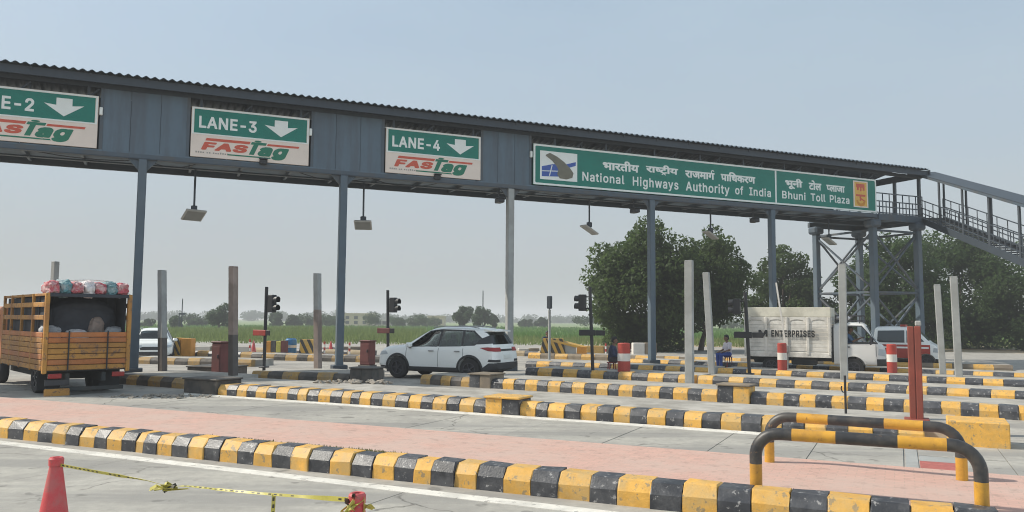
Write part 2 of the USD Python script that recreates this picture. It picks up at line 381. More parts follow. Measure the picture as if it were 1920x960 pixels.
mat('cone_red', (0.60, 0.07, 0.075), 0.55, 0.12, 5.0, stain=(0.46, 0.13, 0.12), stain_scale=5, stain_amt=0.8, wear=(0.34, 0.14, 0.12), wear_at=0.60, wear_scale=18)
mat('tape_yellow', (0.50, 0.44, 0.09), 0.45, 0.15, 9.0)
mat('tape_print', (0.05, 0.045, 0.03), 0.5, 0.1, 9.0)
mat('weed', (0.10, 0.11, 0.03), 0.9, 0.4, 12.0)
mat('car_white', (0.86, 0.87, 0.84), 0.22, 0.01, 1.0, spec=0.6)
mat('truck_white', (0.70, 0.69, 0.66), 0.4, 0.05, 2.0, stain=(0.58, 0.55, 0.50), stain_scale=1.0, stain_amt=0.4)
mat('car_trim', (0.030, 0.031, 0.034), 0.55, 0.1, 3.0)
mat('dark_glass', (0.035, 0.045, 0.048), 0.06, 0.05, 1.0, spec=0.7)
usdkit.material(stage, '/World/Looks/window_glass', {'t': ('transparent_bsdf', {'color': (0.50, 0.56, 0.55)}), 'g': ('glossy_bsdf', {'color': (0.9, 0.92, 0.92), 'roughness': 0.03}), 'f': ('fresnel', {'IOR': 1.5}), 'm': ('mix_closure', {})},
    [('f.fac', 'm.fac'), ('t.BSDF', 'm.closure1'), ('g.BSDF', 'm.closure2')], surface='m.closure')
mat('seat_cloth', (0.13, 0.12, 0.11), 0.8, 0.1, 5.0)
mat('tail_red', (0.30, 0.02, 0.02), 0.2, 0.05, 1.0)
mat('head_lamp', (0.45, 0.48, 0.50), 0.15, 0.05, 1.0)
mat('box_steel', (0.74, 0.70, 0.63), 0.65, 0.08, 2.5, stain=(0.33, 0.31, 0.27), stain_scale=1.2, stain_amt=0.6, island=0.05)
mat('box_top', (0.72, 0.68, 0.56), 0.7, 0.08, 2.5, stain=(0.38, 0.35, 0.27), stain_scale=1.0, stain_amt=0.5)
mat('letter_black', (0.03, 0.03, 0.03), 0.6, 0.1, 3.0)
mat('truck_yellow', (0.46, 0.225, 0.045), 0.65, 0.25, 3.0, stain=(0.27, 0.12, 0.04), stain_scale=1.5, stain_amt=0.7, wear=(0.17, 0.10, 0.06), wear_at=0.56, wear_scale=6, island=0.2)
mat('truck_orange', (0.48, 0.165, 0.045), 0.65, 0.25, 3.0, stain=(0.30, 0.14, 0.06), stain_scale=1.5, stain_amt=0.6, island=0.12)
mat('chassis', (0.03, 0.035, 0.036), 0.8, 0.3, 3.0, stain=(0.07, 0.06, 0.05), stain_scale=2.0, stain_amt=0.5)
mat('tarp_dark', (0.035, 0.04, 0.05), 0.8, 0.3, 3.0)
mat('cloth_red', (0.50, 0.10, 0.12), 0.8, 0.3, 6.0, stain=(0.62, 0.52, 0.50), stain_scale=5, stain_amt=0.8)
mat('cloth_teal', (0.09, 0.22, 0.24), 0.8, 0.3, 6.0, stain=(0.5, 0.55, 0.55), stain_scale=5, stain_amt=0.6)
mat('cloth_white', (0.66, 0.64, 0.63), 0.8, 0.15, 6.0, stain=(0.55, 0.38, 0.42), stain_scale=4, stain_amt=0.5)
mat('sack_grey', (0.42, 0.42, 0.43), 0.85, 0.2, 6.0)
mat('drum_blue', (0.035, 0.17, 0.36), 0.4, 0.1, 4.0)
mat('barrier_yellow', (0.60, 0.34, 0.05), 0.65, 0.15, 4.0, stain=(0.48, 0.36, 0.16), stain_scale=1.5, stain_amt=0.5)
mat('barrier_orange', (0.58, 0.25, 0.035), 0.65, 0.15, 4.0)
mat('barrier_black', (0.05, 0.045, 0.04), 0.65, 0.2, 4.0)
mat('skin', (0.20, 0.11, 0.07), 0.6, 0.08, 6.0)
mat('hair', (0.012, 0.011, 0.010), 0.6, 0.2, 20.0)
mat('shirt_navy', (0.025, 0.035, 0.075), 0.85, 0.15, 9.0)
mat('shirt_white', (0.62, 0.58, 0.62), 0.85, 0.08, 9.0)
mat('shirt_blue', (0.06, 0.12, 0.22), 0.85, 0.1, 9.0)
mat('trouser_dark', (0.05, 0.04, 0.045), 0.85, 0.15, 9.0)
mat('trouser_blue', (0.03, 0.07, 0.28), 0.85, 0.1, 9.0)
mat('bark', (0.10, 0.075, 0.055), 0.9, 0.3, 4.0, bump=0.6, bump_scale=12)
mat('wall_cream', (0.50, 0.42, 0.29), 0.8, 0.08, 0.4)
mat('wall_pale', (0.52, 0.48, 0.42), 0.8, 0.08, 0.4)
mat('window_dark', (0.06, 0.06, 0.065), 0.4, 0.1, 1.0)
mat('rubble', (0.30, 0.265, 0.22), 0.9, 0.25, 3.0, bump=0.5, bump_scale=15)
mat('stool_plastic', (0.30, 0.05, 0.04), 0.5, 0.1, 3.0)
leafmat('leaf_tree', (0.075, 0.115, 0.034), (0.31, 0.34, 0.115), (0.46, 0.32, 0.16), 0.16, .62)
leafmat('leaf_deep', (0.070, 0.115, 0.040), (0.27, 0.33, 0.110), (0.36, 0.27, 0.13), 0.08, .62)
leafmat('leaf_far', (0.050, 0.090, 0.032), (0.13, 0.18, 0.065), trans=.4)
leafmat('leaf_crop', (0.11, 0.21, 0.045), (0.22, 0.33, 0.085), trans=.4)
leafmat('leaf_grass', (0.17, 0.22, 0.07), (0.34, 0.36, 0.13), trans=.45)
leafmat('leaf_weed', (0.17, 0.17, 0.07), (0.33, 0.30, 0.13), trans=.4)

# ------------------------------------------------------------------ ground, road, paving
def uvp(u, v, z=0.0):
    return K * u + N * v + np.array([0, 0, z])
def quad_sheet(pts, z0, z1):
    "a flat slab over four ground corners"
    p = np.array(pts)[:, :2]
    pg = Polygon(p)
    if not pg.exterior.is_ccw:
        p = p[::-1]
    return prism(list(map(tuple, p)), z0, z1, 'xy')
def uslab(u0, u1, v0, v1, z0, z1):
    return quad_sheet([uvp(u0, v0), uvp(u1, v0), uvp(u1, v1), uvp(u0, v1)], z0, z1)
def sheet(x0, x1, y0, y1, z, n=2):
    gx, gy = np.meshgrid(np.linspace(x0, x1, n), np.linspace(y0, y1, n), indexing='ij')
    v = np.c_[gx.ravel(), gy.ravel(), np.full(n * n, z)]
    f = []
    for i in range(n - 1):
        for j in range(n - 1):
            a = i * n + j
            f += [[a, a + n, a + n + 1], [a, a + n + 1, a + 1]]
    return trimesh.Trimesh(v, np.array(f), process=False)
solo('ground', None, None, sheet(-1200, 1200, -300, 1700, -0.05), 'dirt', kind='structure')
solo('field', None, None, sheet(-700, 700, 78, 900, -0.02), 'field_green', kind='structure')
solo('road', None, None, cat([uslab(-40, 16, 8.0, 62, -0.2, -0.003), uslab(-70, -40, 8, 62, -0.2, -0.003)]), 'road_concrete', kind='structure')
# the near carriageway: cast concrete bays with open joints
near = unique('/World', 'near_road')
UsdGeom.Xform.Define(stage, near)
meta(stage.GetPrimAtPath(near), kind='structure')
us = np.arange(-31.5, 14, 4.5)
for vi, (v0, v1) in enumerate(((-6.0, -1.5), (-1.5, 3.2), (3.2, 8.0))):
    for ui in range(len(us) - 1):
        off = -0.6
        part(near, 'concrete_bay', uslab(us[ui] + off + 0.006, us[ui + 1] + off - 0.006, v0 + 0.006, v1 - 0.006, -0.15, 0.0 + RNG.uniform(-0.002, 0.002)), 'slab_concrete')
part(near, 'joint_bed', uslab(-32, 14, -6, 8.0, -0.2, -0.012), 'dark_post')
# first lane behind the pink paving, laid in short bays
lane = unique('/World', 'first_lane')
UsdGeom.Xform.Define(stage, lane)
meta(stage.GetPrimAtPath(lane), kind='structure')
lu = [-27, -24, -21, -18, -15.2, -12.6, -10.2, -8.0, -6.1, -4.3, -2.65, -1.25, 0.0]
for a, b in zip(lu[:-1], lu[1:]):
    part(lane, 'concrete_slab', uslab(a + 0.008, b - 0.008, 11.03, 14.72, -0.1, 0.012 + RNG.uniform(-0.002, 0.003)), 'slab_concrete')
part(lane, 'drain_strip', uslab(0.02, 0.18, 11.03, 14.72, -0.1, 0.008), 'grey_post')
part(lane, 'red_slab', uslab(0.20, 0.70, 11.03, 12.85, -0.1, 0.011), 'red_paving')
part(lane, 'blue_grey_strip', uslab(0.20, 0.72, 12.87, 13.35, -0.1, 0.010), 'grey_post')
part(lane, 'concrete_slab', uslab(0.20, 1.31, 13.37, 14.72, -0.1, 0.012), 'slab_concrete')
part(lane, 'concrete_slab', uslab(0.74, 1.31, 11.03, 13.35, -0.1, 0.010), 'slab_concrete')
part(lane, 'concrete_slab', uslab(1.32, 6.0, 11.03, 14.72, -0.1, 0.012), 'slab_concrete')
solo('pink_pavement', None, None, uslab(-30, 8, 8.68, 11.0, -0.1, 0.205), 'pink_paving', kind='structure')
solo('edge_line', None, None, uslab(-30, 8, 7.78, 8.0, -0.01, 0.005), 'white_line', kind='structure')
solo('edge_line', None, None, quad_sheet([gnd(345, 741), gnd(345, 737.5), gnd(1480, 816), gnd(1480, 821)], -0.01, 0.018), 'white_line', kind='structure')

# ------------------------------------------------------------------ kerbs: every stone a piece
PROF = [(0, 0), (0, 0.155), (0.075, 0.262), (0.10, 0.272), (0.30, 0.275), (0.30, 0)]
def kerb(name, label, a, b, cuts, first_yellow, depth=0.32, h=0.275, mats=('kerb_yellow', 'kerb_black'), cat_='kerb', zbase=-0.02, jit=1.0):
    "stones between the given distances along a-b; the face looks to the right-hand side of a->b"
    d = (b - a) / np.linalg.norm(b - a)
    n = np.array([-d[1], d[0], 0])
    o = a + d * cuts[0]
    t = thing(name, label, cat_, (o[0], o[1], 0), degrees(atan2(d[1], d[0])))
    for i, (c0, c1) in enumerate(zip(cuts[:-1], cuts[1:])):
        x0, x1 = c0 - cuts[0] + 0.003, c1 - cuts[0] - 0.003
        s = h / 0.275
        dy, dz = RNG.normal(0, 0.006) * jit, RNG.normal(0, 0.005) * jit
        sl = RNG.normal(0, 0.006) * jit
        v = []
        pr = [(p[0] if p[0] < 0.2 else depth, p[1] * s) for p in PROF]
        e = 0.009
        for xx, dd, ins in ((x0, -sl, e), (x0 + e, -sl, 0), (x1 - e, sl, 0), (x1, sl, e)):
            for k, (py, pz) in enumerate(pr):
                y_ = py + dy + dd
                z_ = (pz + dz) if pz > 0 else zbase
                if ins and pz > 0:
                    z_ -= ins * (0.8 if k > 1 else 0.3)
                    y_ += ins * (0.8 if k < 3 else 0.0)
                v.append((xx, y_, z_))
        v = np.array(v) + RNG.normal(0, 0.0045, (24, 3)) * jit
        m = trimesh.Trimesh(v, stone_faces, process=False)
        yel = (i % 2 == 0) == first_yellow
        part(t, 'kerb_stone', m, mats[0] if yel else mats[1])
    return t
stone_faces = []
for r in range(3):
    for k in range(6):
        p, q = r * 6 + k, r * 6 + (k + 1) % 6
        stone_faces += [[p, p + 6, q], [q, p + 6, q + 6]]
for k in range(1, 5):
    stone_faces += [[0, k, k + 1], [18, 18 + k + 1, 18 + k]]
stone_faces = np.array(stone_faces)
_m = trimesh.Trimesh(np.array([(x, p[0], p[1]) for x in range(4) for p in PROF], float), stone_faces, process=False)
if _m.volume < 0:
    stone_faces = stone_faces[:, ::-1]
def cuts_from(a, b, xs, dz=0.1):
    return [line_x(a, b, x, dz) for x in xs]
def grow(c, left=None, right=None, step=None):
    "carry the stones on past the measured ones to the given distances"
    c = list(c)
    n0 = 0
    while left is not None and c[0] > left:
        c.insert(0, c[0] - (step or (c[2] - c[1])) * random.uniform(0.92, 1.08))
        n0 += 1
    while right is not None and c[-1] < right:
        c.append(c[-1] + (step or (c[-2] - c[-3])) * random.uniform(0.92, 1.08))
    return c, n0
def island(a, b, t0, t1, w, depth=0.32, z=0.255):
    d = (b - a) / np.linalg.norm(b - a)
    n = np.array([-d[1], d[0], 0])
    p = [a + d * t0 + n * depth, a + d * t1 + n * depth, a + d * t1 + n * w, a + d * t0 + n * w]
    return solo('traffic_island', None, None, quad_sheet(p, -0.15, z), 'island_concrete', kind='structure')

# nearest kerb, along the pink paving
a1, b1 = gnd(91, 830), gnd(1100, 940)
x1 = [99.5, 122, 148, 176, 201, 228, 253, 268, 294, 322.5, 351, 381, 411, 444.6, 475.6, 511, 544, 579, 619, 657, 697.5, 738, 776, 808, 851, 894, 944, 995, 1045, 1105, 1157, 1219, 1278, 1344, 1408, 1480.6, 1552, 1632, 1708]
c1, n0 = grow(cuts_from(a1, b1, x1), left=-8, right=12.5, step=0.37)
kerb('roadside_kerb', 'nearest black and yellow kerb, running along the front of the pink paving', a1, b1, c1, n0 % 2 == 0)
# second kerb, across the first lane
a2, b2 = gnd(390, 740), gnd(1440, 812)
x2 = [408.7, 425.5, 443, 462, 480, 499, 517.6, 539, 557, 575, 595.5, 618.5, 640, 656.6, 673, 694.7, 717, 740, 765, 788, 811, 837, 860, 888, 912]
kerb('island_kerb', 'left half of the second kerb from the camera, wide yellow tops, left of the yellow and black box', a2, b2, cuts_from(a2, b2, x2), True, depth=0.5)
x2b = [974, 1004, 1026, 1057, 1087.5, 1118, 1150, 1181, 1213, 1248, 1281, 1316, 1351, 1389, 1427, 1466, 1508, 1549, 1590, 1637, 1683, 1733]
kerb('island_kerb', 'right half of the second kerb from the camera, running behind the bent guard rails', a2, b2, cuts_from(a2, b2, x2b), True, depth=0.42)
ct = cuts_from(a2, b2, [345, 1800])
island(a2, b2, ct[0], ct[1], 2.35, depth=0.44)
# third kerb
a3, b3 = gnd(788, 720), gnd(1700, 775)
x3 = [788, 806, 825, 844, 864, 881]
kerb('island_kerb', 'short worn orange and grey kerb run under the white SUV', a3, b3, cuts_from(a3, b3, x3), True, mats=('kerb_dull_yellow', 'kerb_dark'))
x3 = [921, 942, 963, 984, 1006, 1026, 1049.6, 1071, 1095, 1117, 1139, 1160, 1185, 1211, 1236, 1261, 1289, 1315, 1344]
kerb('island_kerb', 'third kerb from the camera, left of the lidded chamber', a3, b3, cuts_from(a3, b3, x3), False)
x3 = [1408, 1437, 1469, 1498, 1529, 1559, 1589, 1624, 1657, 1694, 1730, 1765, 1801.5]
c3, _ = grow(cuts_from(a3, b3, x3), right=line_x(a3, b3, 1990, 0.1))
kerb('island_kerb', 'third kerb from the camera, right of the lidded chamber and behind the rust red post', a3, b3, c3, False)
ct = cuts_from(a3, b3, [780, 2000])
island(a3, b3, ct[0], ct[1], 2.05)
# further kerbs
def far_kerb(label, pa, pb, xl, xr, step, first, mats=('kerb_yellow', 'kerb_black'), w=1.9, isl=True):
    a, b = gnd(*pa), gnd(*pb)
    t0, t1 = line_x(a, b, xl, 0.1), line_x(a, b, xr, 0.1)
    n = max(1, round((t1 - t0) / step))
    c = [t0 + (t1 - t0) * i / n + (random.uniform(-0.04, 0.04) if 0 < i < n else 0) for i in range(n + 1)]
    kerb('island_kerb', label, a, b, c, first, mats=mats)
    if isl:
        island(a, b, t0, t1, w)
far_kerb('fourth kerb from the camera, bright stretch with the rust red post in front', (1320, 722), (1820, 750), 1308, 1990, 0.50, True)
far_kerb('fourth kerb from the camera, dull stretch under the gantry shadow', (985, 704), (1320, 722), 985, 1300, 0.52, False)
far_kerb('fifth kerb from the camera, running in front of the white cargo truck', (1350, 705), (1700, 721), 1345, 1960, 0.52, True)
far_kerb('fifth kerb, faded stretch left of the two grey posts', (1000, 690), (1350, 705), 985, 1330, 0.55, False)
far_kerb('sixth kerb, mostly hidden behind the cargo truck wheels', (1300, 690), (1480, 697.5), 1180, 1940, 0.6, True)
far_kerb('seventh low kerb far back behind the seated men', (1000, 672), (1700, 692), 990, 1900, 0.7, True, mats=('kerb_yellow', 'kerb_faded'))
# worn low kerbs at the left, under the gantry
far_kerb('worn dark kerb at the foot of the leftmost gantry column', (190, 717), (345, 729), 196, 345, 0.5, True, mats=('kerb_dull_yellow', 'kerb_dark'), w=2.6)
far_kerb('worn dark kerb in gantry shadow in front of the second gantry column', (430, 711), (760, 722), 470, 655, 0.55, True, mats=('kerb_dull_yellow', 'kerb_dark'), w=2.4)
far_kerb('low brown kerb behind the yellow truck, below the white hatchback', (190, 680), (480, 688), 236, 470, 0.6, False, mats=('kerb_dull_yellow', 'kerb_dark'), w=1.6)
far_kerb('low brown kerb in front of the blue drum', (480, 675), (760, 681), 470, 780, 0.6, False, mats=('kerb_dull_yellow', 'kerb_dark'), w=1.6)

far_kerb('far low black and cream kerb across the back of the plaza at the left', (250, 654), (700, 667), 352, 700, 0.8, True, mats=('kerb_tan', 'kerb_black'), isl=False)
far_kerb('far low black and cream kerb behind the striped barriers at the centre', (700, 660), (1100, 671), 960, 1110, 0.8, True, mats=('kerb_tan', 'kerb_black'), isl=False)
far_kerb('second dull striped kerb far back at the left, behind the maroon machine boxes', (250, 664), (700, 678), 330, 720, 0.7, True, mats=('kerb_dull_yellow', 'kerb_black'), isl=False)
# boxes standing in the kerb lines
def chamber(label, a, b, xl, xr, h, lid, cols, depth=0.7, cat_='chamber'):
    t0, t1 = line_x(a, b, xl, 0.1), line_x(a, b, xr, 0.1)
    d = (b - a) / np.linalg.norm(b - a)
    o = a + d * t0
    t = thing('kerb_chamber', label, cat_, (o[0], o[1], 0), degrees(atan2(d[1], d[0])))
    L = t1 - t0
    n = len(cols)
    for i, c in enumerate(cols):
        part(t, 'wall_block', cbox(L * i / n + 0.003, L * (i + 1) / n - 0.003, -0.05 - 0.004 * i, depth, -0.02, h, 0.015), c)
    if lid:
        part(t, 'lid', cbox(-0.03, L + 0.03, -0.09, depth + 0.03, h + 0.002, h + 0.045, 0.012), lid)
    return t
chamber('yellow and black box with a painted top in the second kerb', a2, b2, 912, 974, 0.33, 'kerb_yellow', ('kerb_yellow', 'kerb_black'), 0.55)
chamber('dark brown box at the left end of the second kerb', a2, b2, 347, 408, 0.36, 'kerb_dark', ('kerb_dark', 'kerb_dark'), 0.8)
chamber('black and brown box in the third kerb below the SUV rear wheel', a3, b3, 881, 921, 0.36, 'kerb_faded', ('kerb_black', 'kerb_faded'))
chamber('black and yellow box with a projecting lid in the third kerb', a3, b3, 1346, 1406, 0.40, 'kerb_faded', ('kerb_black', 'kerb_yellow'), .5)
chamber('large yellow end block of the second kerb behind the guard rails', a2, b2, 1776, 1895, 0.40, None, ('kerb_yellow',), 0.8)
a4 = gnd(430, 711); b4 = gnd(760, 722)
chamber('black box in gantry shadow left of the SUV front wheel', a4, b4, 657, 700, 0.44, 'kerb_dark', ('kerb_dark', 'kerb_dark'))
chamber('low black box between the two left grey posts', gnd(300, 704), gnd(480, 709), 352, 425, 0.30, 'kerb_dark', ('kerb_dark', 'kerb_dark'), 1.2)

# loose stuff on the lanes
def heap(c, rx, ry, h, n, seed, mat_='rubble', smin=0.03, smax=0.12):
    r = np.random.default_rng(seed)
    ms = []
    for i in range(n):
        a, q = r.uniform(0, 2 * pi), r.uniform(0, 1) ** 0.6
        s = r.uniform(smin, smax)
        p = r.normal(0, 1, (9, 3))
        p /= np.linalg.norm(p, axis=1, keepdims=True)
        m = trimesh.convex.convex_hull(p * s * np.array([1, 1, 0.6]))
        m.apply_translation((c[0] + q * rx * cos(a), c[1] + q * ry * sin(a), c[2] + max(0, h * (1 - q)) * r.uniform(0.1, 1) + s * 0.3))
        ms.append(m)
    return cat(ms)
solo('rubble_heap', 'flattened grey rubble heap on the island in front of the SUV front wheel', 'rubble', heap(gnd(665, 719, .25), 1.0, 0.3, 0.08, 55, 3), 'rubble', kind='stuff')
solo('rubble_heap', 'brown dirt clods scattered on the lane right of the yellow truck', 'rubble', heap(gnd(300, 745), 1.5, 0.5, 0.05, 80, 5, smax=0.09), 'rubble', kind='stuff')
def tufts(name, label, spots, n, h, mat_, seed, cat_='weeds'):
    r = np.random.default_rng(seed)
    V, Fc = [], []
    for i in range(n):
        c = spots[r.integers(len(spots))] + np.array([r.normal(0, .09), r.normal(0, .05), 0])
        a = r.uniform(0, 2 * pi)
        l = h * r.uniform(0.4, 1.2)
        w = 0.012
        t = np.array([cos(a), sin(a), 0])
        s = np.array([-t[1], t[0], 0]) * w
        k = len(V)
        V += [c - s, c + s, c + t * l * r.uniform(.2, .7) + np.array([0, 0, l])]
        Fc.append([k, k + 1, k + 2])
    return solo(name, label, cat_, trimesh.Trimesh(np.array(V), np.array(Fc), process=False), mat_, kind='stuff')
sp = [onv(x, 8.76, 0.2) for x in list(range(360, 396, 6)) + list(range(430, 505, 5)) + list(range(520, 745, 6))]
tufts('weeds', 'dry yellow green weeds growing behind the nearest kerb stones', sp, 2600, 0.042, 'leaf_weed', 4)

# ------------------------------------------------------------------ lettering
def bitmap_shape(on):
    on = np.pad(on, ((1, 1), (1, 1))).astype(np.int8)
    d = np.diff(on, axis=1)
    rows, st = np.nonzero(d == 1)
    en = np.nonzero(d == -1)[1]
    return shapely.union_all(shapely.box(st, -rows - 1, en, -rows)).buffer(0.8).buffer(-0.8).simplify(0.75)
DEVA = glob.glob('/opt/blender-*/*/datafiles/fonts/NotoSansDevanagari-Regular.woff2')
def deva(tokens, size=80, bold=2):
    """Devanagari set by hand: a token is a letter or sign, or (letter, how) with how = half (stem cut off), rakar, chevron or reph."""
    from PIL import Image, ImageDraw, ImageFont
    f = ImageFont.truetype(DEVA[0], size)
    W = int(size * 0.95 * len(tokens)) + 200
    im = Image.new('L', (W, size * 3), 0)
    dr = ImageDraw.Draw(im)
    x, y = 60, int(size * 1.9)
    for t in tokens:
        ch, how = (t, None) if isinstance(t, str) else t
        adv = f.getlength(ch)
        if how == 'half':
            g = Image.new('L', im.size, 0)
            ImageDraw.Draw(g).text((x, y), ch, 255, font=f, anchor='ls', stroke_width=bold)
            cut = int(x + adv * 0.68)
            g.paste(0, (cut, 0, W, im.size[1]))
            im.paste(255, (0, 0), g)
            x += adv * 0.68
            continue
        dr.text((x, y), ch, 255, font=f, anchor='ls', stroke_width=bold)
        w = max(3, int(size * 0.09))
        if how == 'rakar':
            dr.line([(x + adv * 0.66, y - size * 0.26), (x + adv * 0.22, y - size * 0.06)], 255, w)
        if how == 'chevron':
            dr.line([(x + adv * 0.22, y + size * 0.18), (x + adv * 0.5, y + size * 0.02), (x + adv * 0.8, y + size * 0.2)], 255, w)
        if how == 'reph':
            dr.arc([x + adv * 0.45, y - size * 0.95, x + adv * 1.05, y - size * 0.55], 90, 330, 255, w)
        x += adv
    return affinity.scale(bitmap_shape(np.asarray(im) > 127), 1 / size, 1 / size, origin=(0, 0))
def latin(text, bold=0, size=80, track=0.0):
    from PIL import Image, ImageDraw, ImageFont
    f = ImageFont.truetype(glob.glob('/opt/blender-*/*/datafiles/fonts/Inter.woff2')[0], size)
    im = Image.new('L', (int(size * (1 + track) * len(text)) + 120, size * 2), 0)
    dr = ImageDraw.Draw(im)
    x = 40
    for ch in text:
        dr.text((x, int(size * 1.4)), ch, 255, font=f, anchor='ls', stroke_width=bold)
        x += f.getlength(ch) + track * size
    return affinity.scale(bitmap_shape(np.asarray(im) > 127), 1 / size, 1 / size, origin=(0, 0))
def fit(shape, x0, x1, z0, z1):
    a, b, c, d = shape.bounds
    return affinity.affine_transform(shape, [(x1 - x0) / (c - a), 0, 0, (z1 - z0) / (d - b), x0 - a * (x1 - x0) / (c - a), z0 - b * (z1 - z0) / (d - b)])
def plate(shape, y0, y1):
    return prism(shape, y0, y1, 'xz')

# ------------------------------------------------------------------ gantry: a roofed foot bridge over the lanes (local x along it, y behind it)
gan = thing('toll_gantry', 'long slate grey roofed footbridge gantry spanning the toll lanes on steel columns', 'gantry', (P0[0], P0[1], 0), GANT)
SL, SR = -17.0, 36.2
# corrugated roof
def corrugated(x0, x1, ya, za, yb, zb, pitch=0.26, amp=0.035, th=0.02, per=6):
    n = int((x1 - x0) / pitch * per)
    xs = np.linspace(x0, x1, n)
    w = amp * np.cos(2 * pi * xs / pitch)
    V = []
    for dz in (0, -th):
        V.append(np.c_[xs, np.full(n, ya), za + w + dz])
        V.append(np.c_[xs, np.full(n, yb), zb + w + dz])
    v = np.vstack(V)
    i = np.arange(n - 1)
    q = lambda p, s: np.vstack([np.c_[p[0] + i, p[0] + i + 1, p[1] + i + 1], np.c_[p[0] + i, p[1] + i + 1, p[1] + i]])
    f = np.vstack([q((0, n), 1), q((3 * n, 2 * n), 1), q((2 * n, 0), 1), q((n, 3 * n), 1)])
    return trimesh.Trimesh(v, f, process=False)
part(gan, 'roof_sheet', corrugated(SL, SR - 0.1, -0.55, 9.72, 1.15, 10.02), 'roof_metal', smooth=30)
part(gan, 'roof_sheet', corrugated(SL, SR - 0.1, 1.15, 10.03, 2.85, 9.72), 'roof_metal', smooth=30)
part(gan, 'eave_beam', bx(SL, SR, -0.42, -0.34, 9.40, 9.66), 'slate_dark')
part(gan, 'eave_beam', bx(SL, SR, 2.62, 2.70, 9.40, 9.66), 'slate_dark')
for s in np.arange(SL + 0.6, SR, 1.645):
    part(gan, 'rafter', cat([beam((s, -0.45, 9.62), (s, 1.15, 9.92), 0.06, 0.1), beam((s, 1.15, 9.92), (s, 2.7, 9.62), 0.06, 0.1)]), 'slate_dark')
part(gan, 'head_beam', bx(SL, SR, -0.05, 0.12, 9.32, 9.46), 'slate_dark')
# cladding in front between the signs, full wall behind
panels = [(-8.1, -5.28), (-1.31, 1.38), (5.38, 8.05), (11.88, 14.06)]
for a, b in panels:
    nsh = 3
    for i in range(nsh):
        q0, q1 = a + (b - a) * i / nsh, a + (b - a) * (i + 1) / nsh
        part(gan, 'cladding_panel', cbox(q0 + .004, q1 - .004, -0.03 + RNG.uniform(-.004, .004), 0.02, 7.27, 9.32, 0.006), 'slate_panel')
    for k in (0, 1):
        x = a + 0.05 if k == 0 else b - 0.05
        part(gan, 'corner_trim', bx(x - 0.05, x + 0.05, -0.045, -0.031, 7.27, 9.32), 'slate_paint')
for s in np.arange(SL, SR - 3.3, 3.29):
    part(gan, 'rear_panel', bx(s + 0.01, min(s + 3.28, SR - 3.5), 2.44, 2.47, 7.34, 9.38), 'slate_dark')
for a, b in ((1.42, 5.31), (8.07, 11.86), (14.1, 23.5), (23.6, 32.9), (-5.2, -1.36)):   # the bracing seen above the signs
    n = max(2, int((b - a) / 1.9))
    for i in range(n):
        x0, x1 = a + (b - a) * i / n, a + (b - a) * (i + 1) / n
        part(gan, 'brace', beam((x0, 0.06, 7.4), (x1, 0.06, 9.3), 0.06, 0.06), 'slate_dark')
        part(gan, 'upright', beam((x1 - .03, 0.14, 7.34), (x1 - .03, 0.14, 9.3), 0.07, 0.07), 'slate_dark')
# deck
part(gan, 'front_girder', bx(SL, SR, -0.06, 0.06, 7.13, 7.265), 'slate_paint')
part(gan, 'girder_flange', bx(SL, SR, -0.10, 0.10, 7.10, 7.128), 'slate_dark')
part(gan, 'rear_girder', bx(SL, SR, 2.14, 2.26, 7.04, 7.265), 'slate_dark')
part(gan, 'deck_plate', bx(SL, SR, -0.05, 2.5, 7.268, 7.32), 'slate_panel')
for s in np.arange(SL + 0.4, SR, 1.645):
    part(gan, 'cross_joist', bx(s - 0.04, s + 0.04, 0.07, 2.13, 7.13, 7.264), 'slate_paint')
part(gan, 'cable_tray', bx(SL, SR - 4, 0.95, 1.15, 7.08, 7.125), 'slate_dark')
# columns
def column(x, y, z1, w=0.13, base=True, cap=True, mat_='slate_column'):
    c = part(gan, 'column', cat([cbox(x - w, x + w, y - w, y + w, 0.0, z1, 0.02)]), mat_)
    if base:
        part(gan, 'base_plate', cat([cbox(x - .26, x + .26, y - .26, y + .26, -0.02, 0.32, 0.02)]), 'slate_dark')
    if cap:
        part(gan, 'bracket', prism([(x - .45, z1), (x - w, z1 - .36), (x - w, z1)], y - .03, y + .03), 'slate_paint')
        part(gan, 'bracket', prism([(x + .45, z1), (x + w, z1), (x + w, z1 - .36)], y - .03, y + .03), 'slate_paint')
for i in (-2, -1, 0, 1, 2, 3, 4):
    column(6.58 * i, 0.0, 7.10, mat_='grey_post' if i == 2 else 'slate_column')
# landing and braced tower at the right-hand end
TF = [(32.7, 0.0), (35.8, 0.0)]
TR = [(32.7, 3.7), (35.8, 3.7)]
for x, y in TF + TR:
    column(x, y, 7.0, w=0.15, cap=False)
    part(gan, 'column_cap', cbox(x - .32, x + .32, y - .32, y + .32, 6.62, 7.02, 0.1), 'slate_paint')
def xbrace(p, q, z0, z1):
    p, q = np.array(p), np.array(q)
    for a, b in (((*p, z0), (*q, z1)), ((*q, z0), (*p, z1))):
        part(gan, 'tower_brace', beam(a, b, 0.08, 0.08), 'slate_paint')
for p, q in ((TF[0], TF[1]), (TR[0], TR[1]), (TF[0], TR[0]), (TF[1], TR[1])):
    xbrace(p, q, 3.55, 6.45)
    xbrace(p, q, 0.5, 3.35)
    for z in (6.5, 3.45):
        part(gan, 'tower_strut', beam((*p, z), (*q, z), 0.1, 0.1), 'slate_paint')
part(gan, 'landing_plate', bx(32.5, 36.25, 2.5, 4.0, 7.26, 7.32), 'slate_panel')
part(gan, 'landing_beam', bx(32.5, 36.25, 3.95, 4.08, 7.0, 7.26), 'slate_paint')
part(gan, 'landing_beam', bx(36.25, 36.36, -0.06, 4.08, 7.0, 7.26), 'slate_paint')
part(gan, 'landing_beam', bx(33.0, 36.25, -0.12, -0.065, 7.0, 7.34), 'slate_paint')
